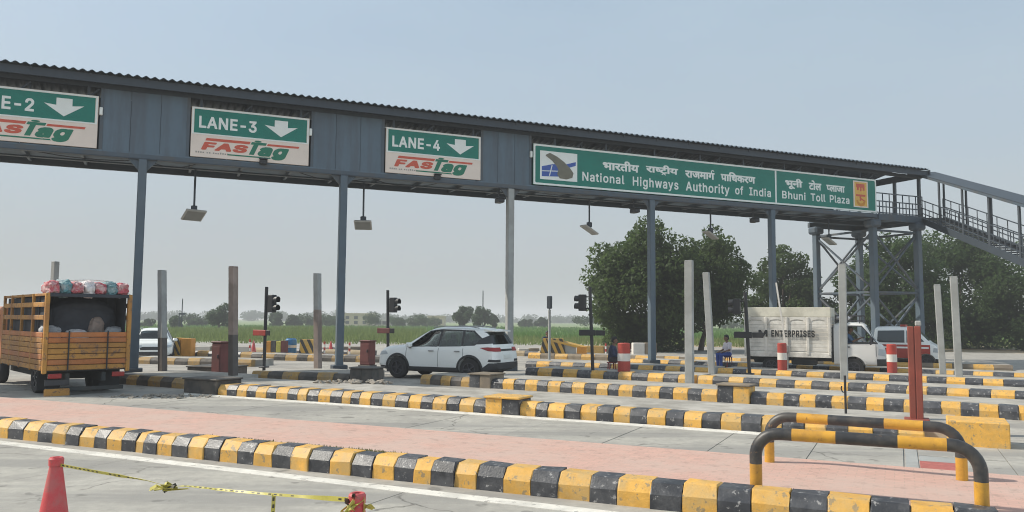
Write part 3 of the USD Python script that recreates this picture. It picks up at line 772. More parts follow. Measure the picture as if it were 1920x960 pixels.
def railing(owner, a, b, n, h=1.05, low=True):
    a, b = np.array(a, float), np.array(b, float)
    for z in (h, h * 0.62, h * 0.36, 0.08):
        part(owner, 'rail', beam(a + (0, 0, z), b + (0, 0, z), 0.05, 0.05), 'slate_paint')
    for i in range(n + 1):
        p = a + (b - a) * i / n
        part(owner, 'baluster', beam(p, p + (0, 0, h if i % 2 == 0 else h * 0.62), 0.035, 0.035), 'slate_paint')
railing(gan, (32.95, -0.02, 7.32), (36.2, -0.02, 7.32), 14)
railing(gan, (32.6, 4.0, 7.32), (36.2, 4.0, 7.32), 10)
for x, y in ((36.05, 0.02), (36.1, 3.9), (36.3, 1.7), (32.95, 3.95)):
    part(gan, 'roof_post', beam((x, y, 7.3), (x, y, 9.6), 0.13, 0.13), 'slate_paint')
part(gan, 'roof_sheet', corrugated(32.6, 36.9, 2.85, 9.70, 4.2, 9.5), 'roof_metal', smooth=30)
part(gan, 'end_fascia', bx(36.22, 36.28, -0.5, 4.1, 9.36, 9.70), 'slate_dark')
# stair going down from the landing to the right
ca, sa = cos(radians(GANT)), sin(radians(GANT))
def to_g(v):   # world direction to gantry frame
    return np.array([v[0] * ca + v[1] * sa, -v[0] * sa + v[1] * ca, v[2]])
SD = to_g(np.array([-0.08, -1.0, -0.31]))
SX = to_g(np.array([1.0, -0.08, 0.0]))
T0 = np.array([36.40, 0.4, 7.30])
LEN = 13.0
for k in (0, 1):
    o = T0 + SX * 1.25 * k
    part(gan, 'stringer', beam(o, o + SD * LEN, 0.08, 0.30), 'slate_dark')
    for z in (1.05, 0.65, 0.38):
        part(gan, 'stair_rail', beam(o + (0, 0, z), o + SD * LEN + (0, 0, z), 0.04, 0.04), 'slate_dark')
    for i in range(0, 30):
        p = o + SD * (LEN * i / 30)
        part(gan, 'baluster', beam(p + (0, 0, .1), p + (0, 0, 1.05 if i % 2 == 0 else 0.65), 0.03, 0.03), 'slate_dark')
    for i in range(0, 6):
        p = o + SD * (0.15 + i * 2.3)
        part(gan, 'roof_post', beam(p, p + (0, 0, 2.3), 0.075, 0.075), 'slate_dark')
for i in range(30):
    p = T0 + SD * (0.2 + i * 0.43) + SX * 0.62
    part(gan, 'tread', beam(p - SX * 0.58 + (0, 0, .05), p + SX * 0.58 + (0, 0, .05), 0.34, 0.04), 'slate_dark')
rp = [T0 + SD * -0.3 + SX * -0.1 + (0, 0, 2.42), T0 + SD * LEN + SX * -0.1 + (0, 0, 2.42), T0 + SD * LEN + SX * 1.05 + (0, 0, 2.42), T0 + SD * -0.3 + SX * 1.05 + (0, 0, 2.42)]
rv = np.array(rp + [p - np.array([0, 0, 0.06]) for p in rp])
part(gan, 'stair_roof', trimesh.convex.convex_hull(rv), 'slate_dark')
for k in (-0.08, 1.03):
    part(gan, 'stair_roof_beam', beam(T0 + SD * -0.3 + SX * k + (0, 0, 2.32), T0 + SD * LEN + SX * k + (0, 0, 2.32), 0.05, 0.10), 'slate_paint')
e = T0 + SD * 9 + SX * 0.85
part(gan, 'column', cbox(e[0] - .14, e[0] + .14, e[1] - .14, e[1] + .14, 0, e[2] - 0.15, 0.02), 'slate_column')

# ------------------------------------------------------------------ signs hung on the gantry front
def gl(x, y, z):      # gantry frame to world
    return (P0[0] + x * ca - y * sa, P0[1] + x * sa + y * ca, z)
def arrow(cx, z0, z1, w):
    h = z1 - z0
    return Polygon([(cx - w * .2, z1), (cx + w * .2, z1), (cx + w * .2, z0 + h * .60), (cx + w * .5, z0 + h * .66), (cx, z0), (cx - w * .5, z0 + h * .66), (cx - w * .2, z0 + h * .60)])
def lane_sign(x0, x1, number, label):
    W, H = x1 - x0, 1.70
    t = thing('lane_sign', label, 'road sign', gl(x0, -0.09, 7.335), GANT, 'lane signs on the gantry')
    part(t, 'back_board', cbox(0, W, 0, 0.05, 0, H, 0.008), 'sign_cream')
    part(t, 'green_panel', bx(0.09, W - 0.09, -0.004, -0.0005, H * 0.475, H - 0.075), 'sign_green')
    fr = sbox(0.02, H * .452, W - .02, H - .015).difference(sbox(0.075, H * .478, W - .075, H - .07))
    part(t, 'white_border', plate(fr, -0.008, -0.0045), 'sign_white')
    zb = H * 0.475
    part(t, 'lettering', plate(fit(latin('LANE-' + number, bold=3, track=0.05), 0.24, 2.10, zb + .18, zb + .59), -0.012, -0.0045), 'sign_white')
    part(t, 'down_arrow', plate(arrow(2.92, zb + .12, zb + .70, 1.12), -0.012, -0.0045), 'sign_white')
    sh = 0.42
    def slant(s):
        return affinity.affine_transform(s, [1, sh, 0, 1, -sh * 0.2, 0])
    red = fit(latin('FAS', bold=6, track=0.10), 0.30, 1.74, 0.25, 0.53)
    red = slant(red)
    bar1 = slant(sbox(0.30, 0.575, 1.72, 0.665))
    bar3 = slant(sbox(2.30, 0.575, W - 0.52, 0.645))
    part(t, 'red_lettering', plate(unary_union([red, bar1]), -0.006, -0.0008), 'sign_red')
    part(t, 'red_stroke', plate(bar3, -0.006, -0.0008), 'sign_red')
    tg = slant(fit(latin('ag', bold=6, track=0.08), 2.12, 3.08, 0.10, 0.53))
    tt = slant(unary_union([sbox(1.76, 0.575, 2.26, 0.665), sbox(1.86, 0.22, 2.02, 0.58)]))
    dot = affinity.scale(shapely.Point(2.16, 0.70).buffer(0.06), 2.0, 0.5)
    line = slant(sbox(1.20, 0.13, 2.80, 0.175))
    part(t, 'green_lettering', plate(unary_union([tt, tg]), -0.006, -0.0008), 'sign_tag_green')
    part(t, 'green_stroke', plate(unary_union([line.difference(tg.buffer(0.03)), dot]), -0.005, -0.0008), 'sign_tag_green')
    r = np.random.default_rng(5)
    sm, x = [], 0.16
    for wd in (4, 2, 7):
        for k in range(wd):
            sm.append(sbox(x, 0.14, x + 0.045, 0.14 + r.uniform(0.035, 0.06)))
            x += 0.075
        x += 0.05
    part(t, 'small_print', plate(unary_union(sm), -0.005, -0.0008), 'small_print')
    for x in (0.3, W - 0.3):
        part(t, 'hanger', bx(x - .04, x + .04, 0.052, 0.06, 0.05, H + 0.28), 'slate_dark')
    return t
lane_sign(-5.24, -1.36, '2', 'green and cream lane sign cut off by the left edge of the photo')
lane_sign(1.42, 5.31, '3', 'green and cream sign reading LANE-3 with a white down arrow')
lane_sign(8.09, 11.86, '4', 'green and cream sign reading LANE-4, left of the long green sign')
W, H = 18.8, 1.66
ns = thing('authority_sign', 'long green sign board naming the highways authority in two scripts', 'road sign', gl(14.11, -0.10, 7.345), GANT)
part(ns, 'green_board', cbox(0, W, 0, 0.05, 0, H, 0.008), 'sign_green')
fr = sbox(0.01, 0.01, W - .01, H - .01).buffer(0).difference(sbox(0.09, 0.085, W - .09, H - .085).buffer(-.06).buffer(.06))
part(ns, 'white_border', plate(unary_union([fr, sbox(12.37, .09, 12.46, H - .09)]), -0.006, -0.0005), 'sign_white')
part(ns, 'emblem_plate', bx(0.30, 1.99, -0.007, -0.001, 0.24, 1.40), 'sign_white')
eb = Polygon([(0.38, 0.36), (1.25, 0.40), (1.15, 0.62), (1.20, 0.92), (0.85, 0.88), (0.38, 0.76)])
eb2 = Polygon([(1.45, 0.92), (1.93, 1.06), (1.92, 0.90), (1.62, 0.80), (1.40, 0.84)])
eo = Polygon([(0.58, 1.22), (0.74, 1.30), (1.05, 1.18), (1.35, 1.0), (1.62, 0.78), (1.78, 0.58), (1.74, 0.42), (1.5, 0.34), (1.2, 0.36), (1.10, 0.5), (1.16, 0.66), (1.06, 0.84), (0.86, 1.04)]).buffer(.03)
part(ns, 'emblem_blue', plate(unary_union([eb, eb2]), -0.010, -0.0075), 'sign_blue')
part(ns, 'emblem_line', plate(unary_union([Polygon([(0.38, .56), (1.1, .60), (1.1, .63), (.38, .59)]), Polygon([(0.7, .40), (.74, .40), (.86, .84), (.82, .84)])]), -0.012, -0.0105), 'sign_white')
part(ns, 'emblem_olive', plate(eo, -0.016, -0.0125), 'sign_olive')
hi = [['भ', 'ा', 'र', 'त', 'ी', 'य'], ['र', 'ा', ('ष', 'half'), ('ट', 'chevron'), 'ी', 'य'], ['र', 'ा', 'ज', 'म', 'ा', ('ग', 'reph')], [('प', 'rakar'), 'ा', 'ि', 'ध', 'क', 'र', 'ण']]
# where each word starts and ends along the board, read off the photograph
for wd, (x0, x1) in zip(hi, ((3.20, 4.98), (5.32, 6.98), (7.34, 8.93), (9.27, 11.22))):
    s = deva(wd, bold=3)
    part(ns, 'hindi_word', plate(fit(s, x0, x1, 0.86, 1.30 if wd[1] != 'ि' else 1.3), -0.006, -0.0006), 'sign_white')
for wd, (x0, x1) in zip(('National', 'Highways', 'Authority', 'of', 'India'), ((2.23, 4.24), (4.66, 6.98), (7.37, 9.74), (10.06, 10.52), (10.86, 12.12))):
    dz = 0.13 if any(c in wd for c in 'gpy') else 0.0
    part(ns, 'english_word', plate(fit(latin(wd, bold=2, track=0.08), x0, x1, 0.31 - dz, 0.70), -0.006, -0.0006), 'sign_white')
hb = [['भ', 'ू', 'न', 'ी'], ['ट', 'ो', 'ल'], [('प', 'half'), 'ल', 'ा', 'ज', 'ा']]
for wd, (x0, x1) in zip(hb, ((12.98, 14.03), (14.42, 15.20), (15.52, 16.70))):
    part(ns, 'hindi_word', plate(fit(deva(wd, bold=3), x0, x1, 0.78 if 'ू' in wd else 0.84, 1.30 if wd[1] != 'ल' else 1.16), -0.006, -0.0006), 'sign_white')
for wd, (x0, x1) in zip(('Bhuni', 'Toll', 'Plaza'), ((12.78, 14.20), (14.52, 15.44), (15.72, 16.98))):
    part(ns, 'english_word', plate(fit(latin(wd, bold=2, track=0.06), x0, x1, 0.31, 0.68), -0.006, -0.0006), 'sign_white')
part(ns, 'yellow_plate', bx(17.25, 18.22, -0.006, -0.0006, 0.20, 1.50), 'sign_yellow')
part(ns, 'plate_border', plate(sbox(17.25, .2, 18.22, 1.5).difference(sbox(17.33, .26, 18.14, 1.44)), -0.009, -0.0065), 'sign_cream')
part(ns, 'red_mark', plate(unary_union([sbox(17.45, 1.18, 18.0, 1.36), sbox(17.50, 1.04, 17.62, 1.18), sbox(17.70, 1.0, 17.80, 1.18), sbox(17.88, 1.04, 18.0, 1.18)]), -0.009, -0.0065), 'sign_red')
ring = shapely.Point(17.74, 0.55).buffer(0.30).difference(shapely.Point(17.74, 0.60).buffer(0.20))
part(ns, 'red_mark', plate(unary_union([sbox(17.42, 0.74, 18.04, 0.84), sbox(17.66, .52, 17.76, .76), Polygon([(17.76, .66), (18.0, .56), (17.96, .5), (17.76, .58)])]), -0.009, -0.0065), 'sign_red')
part(ns, 'orange_ring', plate(ring.intersection(sbox(17.3, .2, 18.2, .56)), -0.009, -0.0065), 'barrier_orange')
for x in np.arange(1.0, W, 2.4):
    part(ns, 'hanger', bx(x - .04, x + .04, 0.052, 0.06, 0.05, H + 0.3), 'slate_dark')
for x, nm in ((5.35, 'right of the LANE-3 sign'), (-1.28, 'right of the leftmost sign'), (14.02, 'at the left end of the long sign')):
    t = thing('sign_lamp', f'tiny white box lamp on the gantry {nm}', 'lamp', gl(x, -0.14, 8.42), GANT, None)
    part(t, 'lamp_body', cbox(-.05, .05, 0, .1, 0, 0.26, 0.02), 'sign_white')
    part(t, 'lamp_bracket', bx(-.02, .02, 0.1, .13, .08, .18), 'slate_dark')

# slack cables under the deck
rc = np.random.default_rng(9)
for i, (x0, x1) in enumerate(((-3, .1), (.1, 1.65), (5.0, 7.6), (7.6, 10.2), (13.2, 17.3), (17.3, 19.8), (23.7, 26.3))):
    q = np.linspace(0, 1, 12)
    part(gan, 'slack_cable', pipe(np.c_[x0 + (x1 - x0) * q, np.full(12, rc.uniform(-.12, .2)), 7.12 - rc.uniform(.06, .22) * 4 * q * (1 - q)], .014, 5), 'black_metal')
# ------------------------------------------------------------------ floodlights and cameras under the deck
# tilt about the sign direction, turn, roll
lamps = [(1.65, 5.62, 'square panel floodlight on a drop rod under the LANE-3 sign', -34, 22, 1.0), (7.58, 5.60, 'square panel floodlight on a drop rod left below the LANE-4 sign', -35, -20, .9),
         (17.32, 5.93, 'flat floodlight seen edge on, below the left of the long sign', 4, 0, 1.0), (23.69, 6.02, 'small floodlight in front of the big tree top', 5, 0, .9),
         (30.9, 6.08, 'small floodlight hanging beside the braced stair tower', 5, 0, .9)]
for x, z, lab, tilt, yaw, s in lamps:
    t = thing('drop_floodlight', lab, 'floodlight', gl(x, 1.05, z), GANT)
    part(t, 'drop_rod', rod((0, 0, 0.10), (0, 0, 7.12 - z), 0.035), 'slate_dark')
    part(t, 'joint_box', cbox(-.10, .10, -.08, .08, -0.02, 0.2, 0.02), 'slate_dark')
    m = cat([cbox(-.36 * s, .36 * s, -.28 * s, .28 * s, -.05, .03, .02)])
    m.apply_transform(trimesh.transformations.rotation_matrix(radians(tilt), [1, 0, 0]))
    if yaw == 0:
        m.apply_transform(trimesh.transformations.rotation_matrix(radians(30), [0, 1, 0]))
    m.apply_transform(trimesh.transformations.rotation_matrix(radians(yaw), [0, 0, 1]))
    part(t, 'lamp_head', moved(m, (0, 0, -0.12)), 'lamp_grey')
    m2 = cat([cbox(-.31 * s, .31 * s, -.23 * s, .23 * s, -.058, -.051, .003)])
    m2.apply_transform(trimesh.transformations.rotation_matrix(radians(tilt), [1, 0, 0]))
    if yaw == 0:
        m2.apply_transform(trimesh.transformations.rotation_matrix(radians(30), [0, 1, 0]))
    m2.apply_transform(trimesh.transformations.rotation_matrix(radians(yaw), [0, 0, 1]))
    part(t, 'lens', moved(m2, (0, 0, -0.12)), 'lens_grey')
    part(t, 'bracket_arm', rod((0, 0, .05), (0.0, 0.0, -0.12), 0.03), 'slate_dark')
for px, py, lab in ((492, 306, 'dark twin camera below the LANE-3 sign'), (816, 334, 'dark camera below the LANE-4 sign'), (935, 377, 'dark camera left of the grey column under the deck'),
                    (1188, 396, 'dark camera left of the fourth column under the long sign'), (1412, 414, 'dark camera left of the fifth column under the long sign')):
    r_ = ray(px, py)
    tt_ = ((P0 + AW * 0.15 - EYE) @ AW) / (r_ @ AW)
    p = EYE + r_ * tt_
    t = thing('gantry_camera', lab, 'camera', (p[0], p[1], p[2]), GANT)
    part(t, 'camera_body', moved(cbox(-.13, .13, -.32, .12, -.09, .09, .03), (0, 0, 0)), 'black_metal')
    part(t, 'hood', cbox(-.15, .15, -.38, .1, .092, .115, .01), 'slate_dark')
    part(t, 'mount', rod((0, 0, .1), (0, 0, max(.2, 7.13 - p[2])), .035), 'black_metal')

# ------------------------------------------------------------------ vehicles
from scipy.interpolate import PchipInterpolator as PCH
def tab(*xy):
    a = np.array(xy, float).reshape(-1, 2)
    return PCH(a[:, 0], a[:, 1])
def loft(xs, sec):
    "a closed body through half sections sec(x) -> [(y, z), ...] from bottom middle to top middle"
    rings = []
    for x in xs:
        h = np.array(sec(x))
        full = np.vstack([h, (h[1:-1] * [-1, 1])[::-1]])
        rings.append(np.c_[np.full(len(full), x), full])
    n = len(rings[0])
    v = np.vstack(rings + [rings[0].mean(0)[None], rings[-1].mean(0)[None]])
    f = []
    for i in range(len(xs) - 1):
        for k in range(n):
            a, b = i * n + k, i * n + (k + 1) % n
            f += [[a, b, a + n], [b, b + n, a + n]]
    c0, c1 = len(v) - 2, len(v) - 1
    e = (len(xs) - 1) * n
    for k in range(n):
        f += [[(k + 1) % n, k, c0], [e + k, e + (k + 1) % n, c1]]
    m = trimesh.Trimesh(v, np.array(f), process=False)
    if m.volume < 0:
        m.invert()
    return m
def densify(h, n=24):
    h = np.array(h, float)
    d = np.r_[0, np.cumsum(np.linalg.norm(np.diff(h, axis=0), axis=1))]
    for _ in range(2):   # corner cutting
        q = [h[0]]
        for a, b in zip(h[:-1], h[1:]):
            q += [a * .75 + b * .25, a * .25 + b * .75]
        h = np.array(q + [h[-1]])
    d = np.r_[0, np.cumsum(np.linalg.norm(np.diff(h, axis=0), axis=1))]
    t = np.linspace(0, d[-1], n)
    return np.c_[np.interp(t, d, h[:, 0]), np.interp(t, d, h[:, 1])]
def inflate(m, e):
    q = trimesh.Trimesh(m.vertices, m.faces, process=False)
    return trimesh.Trimesh(m.vertices + q.vertex_normals * e, m.faces, process=False)
class Body:
    def __init__(self, m, cuts=()):
        self.m = m
        self.solid = MF(m)
        self.cut = None
        for c in cuts:
            self.cut = MF(c) if self.cut is None else self.cut + MF(c)
        self.inner = MF(inflate(m, -0.03))
        self.shells = {}
    def body(self):
        return TM(self.solid - self.cut) if self.cut is not None else self.m
    def skin(self, region, e=0.006):
        "a thin shell standing e proud of the body inside the region"
        if e not in self.shells:
            self.shells[e] = MF(inflate(self.m, e)) - self.inner
        s = self.shells[e] ^ MF(region)
        if self.cut is not None:
            s = s - self.cut
        return TM(s)
def wheel(owner, x, y, r, w, side, spokes=5):
    t = node(owner, 'wheel', (x, y, r))
    h = w / 2
    part(t, 'tyre', lathe([(r * .62, -h), (r * .93, -h), (r * .985, -h * .7), (r, -h * .3), (r, h * .3), (r * .985, h * .7), (r * .93, h), (r * .62, h), (r * .62, -h)], 28, 'y'), 'black_rubber', smooth=40)
    o = side * h * .72
    ms = [lathe([(0.0, -.01), (r * .14, -.01), (r * .14, .02), (0.0, .02)], 16, 'y'), lathe([(r * .56, -.03), (r * .63, -.03), (r * .63, .03), (r * .56, .03), (r * .56, -.03)], 28, 'y')]
    for k in range(spokes):
        a = 2 * pi * k / spokes
        ms.append(beam((r * .1 * cos(a), 0, r * .1 * sin(a)), (r * .6 * cos(a), 0, r * .6 * sin(a)), r * .12, .03))
    m = cat(ms)
    part(t, 'rim', moved(m, (0, o, 0)), 'rim_metal', smooth=40)
    part(t, 'hub_plate', moved(lathe([(0, -.01), (r * .6, -.01), (r * .6, .01), (0, .01)], 24, 'y'), (0, side * h * .3, 0)), 'dark_plastic')
    return t
def suv(owner, plate_side=True):
    zt = tab(-2.27, .70, -2.24, 1.00, -2.19, 1.10, -2.06, 1.34, -1.93, 1.58, -1.80, 1.655, -1.4, 1.70, -.5, 1.735, .1, 1.69, .38, 1.60, .75, 1.385, 1.08, 1.18, 1.25, 1.12, 1.8, 1.06, 2.08, .98, 2.2, .84, 2.27, .62)
    w = tab(-2.27, .76, -2.2, .85, -1.9, .915, -1.0, .945, 1.0, .945, 1.75, .92, 2.05, .86, 2.2, .76, 2.27, .62)
    zs = tab(-2.27, .62, -2.2, .96, -2.0, 1.10, -1.3, 1.08, 0, 1.03, 1.0, 1.0, 1.8, .94, 2.1, .84, 2.27, .55)
    wt = tab(-2.27, .66, -2.15, .70, -1.9, .60, -1.0, .63, 0, .64, .4, .63, 1.05, .70, 1.3, .74, 1.8, .72, 2.15, .60, 2.27, .5)
    zb = tab(-2.27, .40, -2.0, .30, -1.5, .24, 1.5, .24, 2.0, .28, 2.27, .36)
    def sec(x):
        W_, S, T_, B, X = w(x), float(zs(x)), float(zt(x)), float(zb(x)), float(wt(x))
        S = min(S, T_ - .02)
        g = T_ - S
        p = [(0, B), (W_ * .80, B), (W_ * .95, B + .06), (W_, B + (S - B) * .35), (W_ * .985, B + (S - B) * .75), (W_ * .96, S), (X + (W_ * .94 - X) * .45, S + g * .50), (X, T_ - g * .16), (X * .82, T_ - g * .05), (X * .4, T_ - .004), (0, T_)]
        return densify(p, 30)
    xs = np.r_[-2.27, -2.255, np.linspace(-2.23, -1.7, 14), np.linspace(-1.6, 1.9, 36), np.linspace(1.97, 2.23, 8), 2.26, 2.27]
    wx = (-1.37, 1.35)
    cuts = []
    for x in wx:
        for s in (-1, 1):
            c = lathe([(0, -.2), (.415, -.2), (.415, .2), (0, .2)], 28, 'y')
            c.apply_translation((x, s * .86, .36))
            cuts.append(c)
    B = Body(loft(xs, sec), cuts)
    SIDE = ([(.98, 1.055), (.30, 1.545), (-.18, 1.60), (-.16, 1.065)], [(-.22, 1.067), (-.24, 1.60), (-1.0, 1.60), (-1.06, 1.095)], [(-1.11, 1.10), (-1.06, 1.60), (-1.35, 1.575), (-1.72, 1.33), (-1.52, 1.15)])
    REAR = prism([(-.72, 1.17), (.72, 1.17), (.60, 1.56), (-.60, 1.56)], -2.4, -1.7, 'yz')
    FRONT = prism([(-.66, 1.17), (.66, 1.17), (.56, 1.60), (-.56, 1.60)], .36, 1.12, 'yz')
    room = MF(inflate(B.m, -.06)) ^ MF(bx(-1.98, 1.12, -1, 1, .70, 1.66))
    hull_ = B.solid - B.cut - room - MF(REAR) - MF(FRONT)
    for p_ in SIDE:
        hull_ = hull_ - MF(prism(p_, .45, 1.3)) - MF(prism(p_, -1.3, -.45))
    part(owner, 'body', TM(hull_), 'car_white', smooth=35)
    for x_, y_ in ((.10, .38), (.10, -.38), (-.85, .38), (-.85, -.38)):
        part(owner, 'seat', cat([cbox(x_ - .05, x_ + .45, y_ - .25, y_ + .25, .702, .92, .05), cbox(x_ - .2, x_, y_ - .25, y_ + .25, .8, 1.30, .06), cbox(x_ - .2, x_ - .06, y_ - .12, y_ + .12, 1.31, 1.48, .04)]), 'seat_cloth')
    part(owner, 'dashboard', cbox(.72, 1.0, -.68, .68, .75, 1.06, .05), 'car_trim')
    wh = lathe([(.16, -.015), (.19, -.015), (.19, .015), (.16, .015), (.16, -.015)], 20, 'x')
    part(owner, 'steering_wheel', moved(wh, (.64, -.38, 1.06)), 'car_trim')
    # black lower cladding and arches
    low = box((0, 0, .30), (4.2, 3, .22))
    part(owner, 'lower_trim', B.skin(low, .010), 'car_trim', smooth=35)
    part(owner, 'rear_bumper', B.skin(prism([(-2.4, .2), (-1.9, .2), (-1.82, .42), (-2.05, .58), (-2.4, .60)], -1.5, 1.5), .012), 'car_trim', smooth=35)
    for x in wx:
        rg = prism(shapely.Point(x, .36).buffer(.475, 24).difference(sbox(-9, -9, 9, .30)), -1.2, 1.2)
        sh = B.skin(rg, .014)
        part(owner, 'arch_trim', sh, 'car_trim', smooth=35)
    # glass
    up_ = .30
    for s in (1, -1):
        y0, y1 = (up_, 1.3) if s > 0 else (-1.3, -up_)
        for poly in SIDE:
            part(owner, 'side_window', B.skin(prism(poly, y0, y1), .002), 'window_glass', smooth=35)
        part(owner, 'window_trim', B.skin(prism(Polygon([(1.03, 1.035), (.28, 1.58), (-.2, 1.635), (-1.38, 1.605), (-1.80, 1.32), (-1.53, 1.125)]).difference(unary_union([Polygon(p_) for p_ in SIDE])), y0, y1), .0035), 'car_trim', smooth=35)
        part(owner, 'pillar_trim', B.skin(prism([(-1.50, 1.16), (-1.74, 1.36), (-1.99, 1.47), (-2.12, 1.20)], y0, y1), .0045), 'car_trim', smooth=35)
        part(owner, 'tail_lamp', B.skin(prism([(-2.4, .93), (-2.0, .97), (-1.72, 1.06), (-2.0, 1.085), (-2.4, 1.06)], .42 * s if s > 0 else -1.3, 1.3 if s > 0 else .42 * s), .008), 'tail_red', smooth=35)
        part(owner, 'head_lamp', B.skin(prism([(1.75, .80), (2.4, .72), (2.4, .84), (1.85, .90)], .45 * s if s > 0 else -1.3, 1.3 if s > 0 else .45 * s), .008), 'head_lamp', smooth=35)
        part(owner, 'mirror', moved(cbox(-.09, .09, -.11, .11, -.07, .09, .05), (.86, s * 1.0, 1.10)), 'car_white')
        part(owner, 'mirror_arm', cbox(.84, .92, min(s * .84, s * .94), max(s * .84, s * .94), 1.0, 1.05, .01), 'car_trim')
        for x in (.05, -.92):
            part(owner, 'door_handle', cbox(x - .1, x + .1, min(s * .925, s * .965), max(s * .925, s * .965), .915, .95, .01), 'grey_metal')
        for x in (1.02, -.21, -1.13):   # door gaps
            part(owner, 'door_seam', B.skin(prism([(x - .007, .42), (x + .007, .42), (x + .007, 1.03), (x - .007, 1.03)], y0, y1), .002), 'car_trim')
        part(owner, 'roof_rail', pipe([(.15, s * .60, 1.67), (-.1, s * .605, 1.73), (-1.2, s * .60, 1.735), (-1.55, s * .58, 1.68)], .018, 6), 'grey_metal')
        part(owner, 'fog_lamp', B.skin(prism([(-2.4, .60), (-2.02, .63), (-2.05, .70), (-2.4, .68)], .5 if s > 0 else -1.3, 1.3 if s > 0 else -.5), .010), 'car_trim')
    part(owner, 'rear_window', B.skin(REAR, .002), 'window_glass', smooth=35)
    part(owner, 'windscreen', B.skin(FRONT, .002), 'window_glass', smooth=35)
    part(owner, 'spoiler', prism([(-1.70, 1.655), (-2.10, 1.60), (-2.10, 1.57), (-1.72, 1.60)], -.58, .58), 'car_white')
    part(owner, 'number_plate', bx(-2.285, -2.262, -.25, .25, .72, .84), 'sign_white')
    part(owner, 'rear_garnish', B.skin(prism([(-.42, .955), (.42, .955), (.42, 1.02), (-.42, 1.02)], -2.4, -2.0, 'yz'), .007), 'car_trim')
    part(owner, 'grille', B.skin(prism([(-.5, .62), (.5, .62), (.55, .78), (-.55, .78)], 2.0, 2.4, 'yz'), .007), 'car_trim')
    part(owner, 'front_bumper_intake', B.skin(prism([(-.6, .34), (.6, .34), (.7, .52), (-.7, .52)], 1.9, 2.4, 'yz'), .009), 'car_trim')
    part(owner, 'underbody', bx(-1.9, 1.9, -.7, .7, .26, .5), 'black_rubber')
    for x in wx:
        for s in (-1, 1):
            wheel(owner, x, s * .83, .36, .235, s)
r_ = onv(879, 22.5)
c_ = r_ - K * 1.37 + N * .93
car = thing('suv', 'white SUV side on in the lane at the middle, heading left behind the kerbs', 'car', (c_[0], c_[1], 0), 180 + LANE)
suv(car)
# the second car, at the left
c_ = at(287, 39.5)
h2 = copy(car, 'suv', 'white car facing forward right behind the leftmost gantry column, mostly hidden', (c_[0], c_[1], -0.12), -68, cat='car', scale=(0.9, 0.98, 0.9))

# ---- white cargo truck
vN = 31.15
pr = onv(1397, vN); pb = onv(1560, vN); pf = onv(1662, vN)
Lb = float((pb - pr) @ K); Lc = float((pf - pb) @ K)
o_ = pb + N * .86
tr = thing('cargo_truck', 'white high sided cargo truck with black lettering on its box, heading right', 'truck', (o_[0], o_[1], 0), LANE)
def hN(py, p=None):
    return float(hz(pb if p is None else p, py))
ZT = hN(576); ZB = 0.86
yb = .86
part(tr, 'box_floor', cbox(-Lb, 0, -yb, yb, ZB - .12, ZB, .01), 'box_steel')
rows = 9
zr = np.linspace(ZB + .02, ZT - .36, rows + 1)
nb = 4
xb = np.linspace(-Lb + .05, -.05, nb + 1)
for s in (-1, 1):
    for i in range(rows):
        part(tr, 'side_plank', cbox(-Lb + .03, -.03, s * yb - .015, s * yb + .015, zr[i] + .006, zr[i + 1] - .006, .006), 'box_steel')
    part(tr, 'top_board', cbox(-Lb, 0, s * (yb + .006) - .02, s * (yb + .006) + .02, ZT - .35, ZT, .01), 'box_top')
    for i in range(nb + 1):
        part(tr, 'rib', cbox(xb[i] - .045, xb[i] + .045, s * (yb + .028) - .03, s * (yb + .028) + .03, ZB - .1, ZT - .36, .01), 'box_steel')
    for i in range(nb):
        a, b = xb[i] + .045, xb[i + 1] - .045
        arch = Polygon([(a, ZT - .36), (a, ZT - .62), (a + .12, ZT - .48), (a + .3, ZT - .44), (b - .3, ZT - .44), (b - .12, ZT - .48), (b, ZT - .62), (b, ZT - .36)])
        part(tr, 'arch_panel', prism(arch, s * (yb + .02) - .008, s * (yb + .02) + .008), 'box_steel')
for i in range(rows):
    part(tr, 'tail_plank', cbox(-Lb - .015, -Lb + .015, -yb + .02, yb - .02, zr[i] + .006, zr[i + 1] - .006, .006), 'box_steel')
    part(tr, 'head_plank', cbox(-.015, .015, -yb + .02, yb - .02, zr[i] + .006, zr[i + 1] - .006, .006), 'box_steel')
part(tr, 'head_board', cbox(-.02, .02, -yb, yb, ZT - .36, ZT - .01, .006), 'box_top')
part(tr, 'tail_board', cbox(-Lb - .02, -Lb + .02, -yb, yb, ZT - .36, ZT - .01, .006), 'box_top')
part(tr, 'lower_sill', cbox(-Lb, 0, -yb - .035, -yb + .01, ZB - .2, ZB - .02, .01), 'box_steel')
# lettering between ribs, read off the photograph
def upx(px):
    return float((onv(px, vN) - pb) @ K)
z0, z1 = hN(633), hN(620)
for word, xa, xz in (('M', 1424, 1441), ('ENTERPRISES', 1448, 1530)):
    part(tr, 'lettering', prism(fit(latin(word, bold=4, track=.10), upx(xa), upx(xz), z0, z1), -yb - .066, -yb - .0605), 'letter_black')
# chassis
for y in (-.4, .4):
    part(tr, 'chassis_rail', cbox(-Lb, .9, y - .05, y + .05, .52, .70, .01), 'chassis')
part(tr, 'fuel_tank', cbox(-1.4, -.5, -.75, -.42, .38, .68, .05), 'chassis')
part(tr, 'spare_wheel', moved(lathe([(0, -.09), (.28, -.09), (.31, 0), (.28, .09), (0, .09)], 20), (-Lb + .5, 0, .5)), 'black_rubber')
part(tr, 'mudguard', cbox(-Lb + .55, -Lb + 1.35, -.84, -.5, .72, .76, .01), 'chassis')
for s in (-1, 1):
    wheel(tr, -Lb + .95, s * .72, .33, .2, s, 6)
